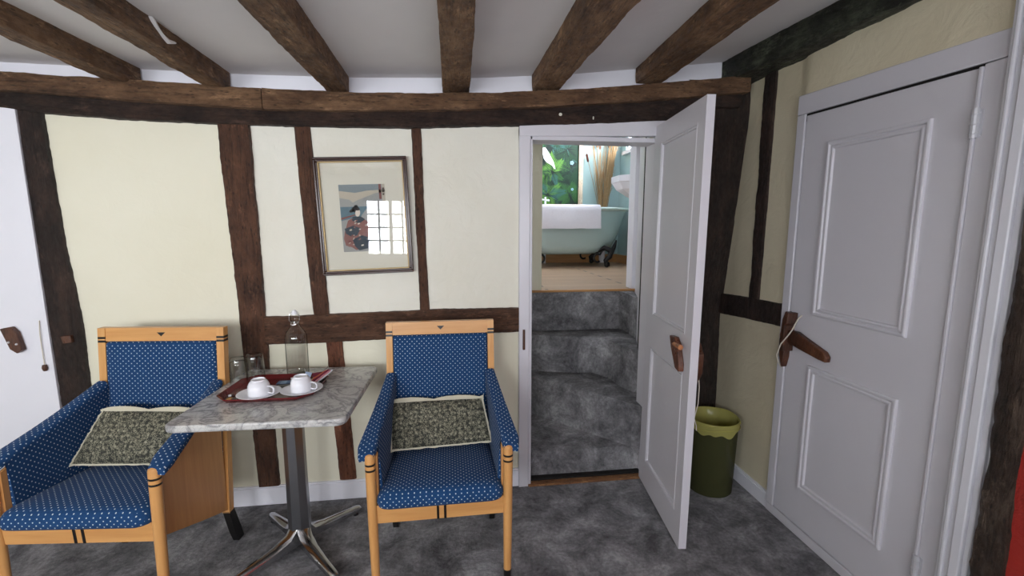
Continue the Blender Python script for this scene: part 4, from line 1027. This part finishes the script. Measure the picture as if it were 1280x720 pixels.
for z, o_ in ((0.683, 0.0), (0.692, 0.022), (0.706, 0.038), (0.722, 0.036), (0.730, 0.018), (0.728, -0.004), (0.715, -0.016), (0.55, -0.045), (0.25, -0.12), (0.21, -0.22)):
    rr.append(oval(0.785 + o_ * 1.6, 0.362 + o_, z))
m.loft(rr, True, False); m.f.append(tuple(range(len(m.v) - 56, len(m.v)))); m.mi.append(0)
m.build('tub_rim', plain('white_mint_enamel', srgb(206, 224, 218), 0.2, 0, 0, 0.01), tub, smooth=60)
ft = None
for k, (sx, sy) in enumerate(((1, -1), (-1, -1), (1, 1), (-1, 1))):
    m = MB(); bx_, by_ = sx * 0.43, sy * 0.27
    # curved claw leg: hip plate, scroll, ball
    m.tube([(bx_ - sx * 0.06, by_ - sy * 0.08, 0.18), (bx_ + sx * 0.02, by_ - sy * 0.0, 0.24), (bx_ + sx * 0.10, by_ + sy * 0.02, 0.20), (bx_ + sx * 0.08, by_ + sy * 0.03, 0.13), (bx_ + sx * 0.02, by_ + sy * 0.04, 0.08), (bx_ + sx * 0.03, by_ + sy * 0.04, 0.045)], [0.018, 0.030, 0.040, 0.034, 0.026, 0.020], 12)
    m.tube([(bx_ + sx * 0.10, by_ + sy * 0.02, 0.17), (bx_ + sx * 0.14, by_ + sy * 0.01, 0.25), (bx_ + sx * 0.17, by_, 0.33)], [0.030, 0.026, 0.010], 10)
    m.tube([(bx_ - sx * 0.02, by_ + sy * 0.03, 0.20)] + [(bx_ - sx * (0.075 - 0.045 * cos(a)), by_ + sy * 0.03, 0.115 + 0.05 * sin(a)) for a in [i * pi / 7 + 0.9 for i in range(11)]], 0.013, 8)
    m.sphere((bx_ + sx * 0.04, by_ + sy * 0.045, 0.032), 0.032, 12, 8)
    for q in (-1, 0, 1): m.tube([(bx_ + sx * 0.02, by_ + sy * 0.04 + q * 0.018, 0.085), (bx_ + sx * 0.058, by_ + sy * 0.05 + q * 0.024, 0.055), (bx_ + sx * 0.068, by_ + sy * 0.05 + q * 0.020, 0.015)], [0.010, 0.009, 0.005], 6)
    m.build('claw_foot', M['iron'], tub, smooth=60)
# bath towel over the rim
m = MB(); N = 36; rings = []
prof = [(-0.412, 0.475), (-0.416, 0.50), (-0.418, 0.60), (-0.418, 0.68), (-0.415, 0.722), (-0.400, 0.744), (-0.375, 0.750), (-0.350, 0.742), (-0.335, 0.70), (-0.325, 0.60), (-0.32, 0.52)]
def tw(u, k, th):
    y, z = prof[k]; nxt = prof[min(k + 1, len(prof) - 1)]; prv = prof[max(k - 1, 0)]
    d = Vector((0, nxt[0] - prv[0], nxt[1] - prv[1])).normalized(); nr = Vector((0, -d.z, d.y))
    x = -0.46 + 0.80 * u
    p = Vector((x + (0.012 * (1 - k / 4) if k < 4 else 0) * (1 if u > 0.5 else 0), y, z)) + nr * (th + 0.004 * noise.noise(Vector((u * 9, k * 0.3, 2))))
    if k == 0: p.z += 0.006 * noise.noise(Vector((u * 5, 1, 1)))
    return p
for u in range(N + 1):
    uu = u / N; K = len(prof)
    rings.append([tw(uu, k, 0.007) for k in range(K)] + [tw(uu, k, -0.006) for k in range(K - 1, -1, -1)])
m.loft(rings)
o = m.build('bath_towel', M['towel'], smooth=70); o.location = (TCX, TCY, BZ); tag(o, 'white bath towel draped over the tub rim', 'towel')
# tap with cross handle at the left
tp = empty('bath_tap', (1.235, 6.0, BZ)); tag(tp, 'white cross handled bath tap standing behind the tub', 'tap')
MB().tube([(0, 0, 0.0), (0, 0, 0.83)], 0.014, 12).build('stem', M['porcelain'], tp)
m = MB(); m.tube([(-0.045, 0, 0.855), (0.045, 0, 0.845)], 0.011, 8); m.tube([(0, -0.045, 0.85), (0, 0.045, 0.85)], 0.011, 8); m.tube([(0, 0, 0.82), (0, 0, 0.89)], 0.014, 8); m.sphere((-.045, 0, .855), .015); m.sphere((.045, 0, .845), .015)
m.build('cross_handle', M['porcelain'], tp)

# jungle painting
jp = empty('jungle_painting', (0.93, 6.075, BZ + 0.80)); tag(jp, 'green jungle leaf painting with a white bird, on the teal wall', 'picture')
m = MB(); m.box((0.775, -0.02, -0.02), (0.835, 0.02, 1.28)); m.box((-0.835, -0.02, -0.02), (-0.775, 0.02, 1.28)); m.box((-0.835, -0.02, -0.05), (0.835, 0.02, 0.0)); m.box((-0.835, -0.02, 1.23), (0.835, 0.02, 1.28))
m.build('frame', M['pale_wood'], jp, bevel=0.003)
k = NT('jungle_ground'); vv = k.coord(); k.color(k.ramp(k.noise(vv, 6, 5, 0.6, 1), [(0.35, srgb(10, 24, 22)), (0.55, srgb(18, 44, 34)), (0.7, srgb(40, 78, 66))])); k.rough(0.7)
MB().box((-0.78, -0.004, 0), (0.78, 0.012, 1.24)).build('canvas', k.m, jp)
leafm = [flat('leaf_bright', 92, 142, 58), flat('leaf_mid', 50, 98, 46), flat('leaf_dark', 24, 62, 38), flat('leaf_teal', 52, 98, 92)]
m = MB(); random.seed(12)
def leaf(cx, cz, L_, w, a, y, mi):
    p = []; n = 7
    for i in range(n + 1): t = i / n; p.append((t * L_, w * sin(pi * t) ** 0.8))
    for i in range(n - 1, 0, -1): t = i / n; p.append((t * L_, -w * sin(pi * t) ** 0.8))
    m.prism([(cx + x * cos(a) - z * sin(a), y, cz + x * sin(a) + z * cos(a)) for x, z in p], (0, 0.0015, 0), mi)
def frond(cx, cz, a, L_, mi, y):
    for i in range(9):
        t = (i + 1) / 9; px_, pz = cx + cos(a) * L_ * t, cz + sin(a) * L_ * t
        for s in (-1, 1): leaf(px_, pz, L_ * 0.62 * (1.1 - t * 0.6), L_ * 0.030, a + s * 0.75 * (1.1 - t * 0.6), y, mi)
for (cx, cz, mi) in ((0.42, 0.42, 0), (0.35, 0.12, 0), (0.66, 0.12, 1), (0.10, 0.30, 1), (0.62, 0.72, 2), (0.55, 0.98, 2), (0.2, 0.7, 1), (-0.3, 0.4, 0), (-0.5, 0.8, 1), (-0.2, 1.0, 2), (0.68, 0.45, 2)):
    for q in range(9):
        a = random.uniform(0, 2 * pi); 
        frond(cx, cz, a, random.uniform(0.13, 0.24), mi if random.random() < 0.7 else random.choice((1, 2, 3)), -0.0065 - 0.0001 * q - (0.001 if mi == 0 else 0))
for q in range(26): leaf(random.uniform(0.15, 0.72), random.uniform(0.5, 1.18), random.uniform(.06, .16), random.uniform(.006, .014), random.uniform(0, 6.28), -0.0055, random.choice((1, 2, 3, 3)))
# keep the leaves on the canvas
m.v = [(min(max(x, -0.775), 0.772), y, min(max(z, 0.002), 1.232)) for x, y, z in m.v]
m.build('leaves', leafm, jp, smooth=0)
m = MB(); whb = flat('painted_white', 222, 228, 230)
m.prism([(x, -0.011, z) for x, z in ((0.28, 0.74), (0.31, 0.745), (0.33, 0.72), (0.37, 0.66), (0.43, 0.55), (0.455, 0.46), (0.43, 0.475), (0.405, 0.51), (0.37, 0.53), (0.33, 0.55), (0.29, 0.60), (0.275, 0.66), (0.265, 0.705), (0.25, 0.71))], (0, 0.002, 0))
m.build('white_bird', whb, jp, smooth=0)
m = MB()
for (cx, cz, r) in ((0.66, 0.93, 0.045), (0.60, 1.05, 0.03), (0.68, 0.55, 0.028), (0.69, 0.20, 0.02)):
    for q in range(5): a = q * 2 * pi / 5; m.prism([(cx + r * 0.6 * cos(a) + r * 0.42 * cos(b), -0.010, cz + r * 0.6 * sin(a) + r * 0.42 * sin(b)) for b in [i * pi / 4 for i in range(8)]], (0, 0.001, 0))
m.build('pale_blossoms', flat('blossom_blue', 150, 190, 210), jp, smooth=0)

# dried grasses in a floor vase behind the tub
vx, vy = 2.03, 6.0
vs_ = empty('floor_vase', (2.05, 6.03, BZ)); 
MB().lathe([(0.001, 0.0), (0.030, 0.0), (0.042, 0.05), (0.046, 0.25), (0.034, 0.50), (0.030, 0.60), (0.034, 0.64), (0.028, 0.64), (0.024, 0.6), (0.03, 0.3), (0.001, 0.26)], 24).build('vase_body', M['porcelain'], vs_)
tag(vs_, 'floor vase behind the tub holding dried grasses', 'vase')
random.seed(7)
def stem(p0, p1, bend, r, n=6):
    p0, p1 = Vector(p0), Vector(p1); return [p0.lerp(p1, i / n) + Vector((bend * sin(pi * i / n), 0, 0)) for i in range(n + 1)]
m = MB()
for q in range(70):
    t = random.gauss(0, 1); x1 = 2.27 - 0.10 + t * 0.045 if q < 52 else random.uniform(1.85, 2.10)
    y1 = 6.03 + random.uniform(-0.07, 0.03); z1 = BZ + random.uniform(1.45, 1.85)
    m.tube(stem((2.05 + random.uniform(-.015, .015), 6.03 + random.uniform(-.02, .02), BZ + 0.5), (min(x1, 2.29), y1, z1), random.uniform(-0.03, 0.02), 0.003), [0.005, 0.005, 0.0045, 0.004, 0.004, 0.003, 0.002], 4)
for q in range(60):   # frayed leaves on the bundle
    z0 = BZ + random.uniform(0.9, 1.6); x0_ = 2.07 + (z0 - BZ - 0.75) * 0.13 + random.uniform(-.03, .03)
    m.tube([(x0_, 6.01, z0), (x0_ + random.uniform(-.03, .04), 5.99, z0 + 0.06), (min(x0_ + random.uniform(-.06, .09), 2.29), 5.98, z0 + random.uniform(0.08, 0.16))], [0.004, 0.003, 0.001], 4)
dg = m.build('dried_grass', M['straw'], smooth=60); tag(dg, 'tall bundle of dried golden grasses standing behind the tub', 'dried grass', kind='stuff')
for i, (xt, zt, lab) in enumerate(((1.805, BZ + 1.47, 'lowest bulrush leaning left against the teal wall'), (1.945, BZ + 1.66, 'bulrush, left of the high pair'), (1.985, BZ + 1.64, 'bulrush, right of the high pair'), (2.125, BZ + 1.66, 'bulrush standing just left of the grass bundle'))):
    b = empty('bulrush', (2.05, 6.03, BZ + 0.45)); tag(b, lab, 'bulrush', 'bulrushes in the floor vase')
    top = Vector((xt - 2.05, 0.02, zt - BZ - 0.45))
    MB().tube([Vector((0, 0, 0)), top * 0.5 + Vector((0.01, 0, 0)), top], [0.004, 0.0035, 0.003], 6).build('stem', M['straw'], b)
    d = top.normalized(); h0 = top * 1.0
    MB().tube([h0 - d * 0.11, h0 - d * 0.10, h0 - d * 0.01, h0], [0.006, 0.015, 0.015, 0.005], 10).build('head', M['bulrush'], b)

# pedestal basin
bs = empty('pedestal_basin', (2.01, 4.45, BZ)); tag(bs, 'white faceted pedestal basin beside the bathroom opening', 'basin')
def octr(hx, hy, z, c=0.32): return [(hx, -hy * (1 - 2 * c) , z), (hx, hy * (1 - 2 * c), z), (hx * (1 - 2 * c), hy, z), (-hx * (1 - 2 * c), hy, z), (-hx, hy * (1 - 2 * c), z), (-hx, -hy * (1 - 2 * c), z), (-hx * (1 - 2 * c), -hy, z), (hx * (1 - 2 * c), -hy, z)]
m = MB(); m.loft([octr(0.09, 0.09, 0.76), octr(0.17, 0.17, 0.80), octr(0.27, 0.27, 0.87), octr(0.312, 0.30, 0.935), octr(0.320, 0.31, 0.94), octr(0.320, 0.31, 1.0), octr(0.30, 0.28, 1.0), octr(0.26, 0.24, 0.95), octr(0.10, 0.10, 0.86)])
m.build('bowl', M['porcelain'], bs, smooth=20, xf=Matrix.Translation((-0.06, 0, 0)))
m = MB(); m.loft([octr(0.16, 0.15, 0.0), octr(0.155, 0.145, 0.03), octr(0.10, 0.10, 0.10), octr(0.085, 0.085, 0.30), octr(0.08, 0.08, 0.76)])
m.build('pedestal', M['porcelain'], bs, smooth=20)
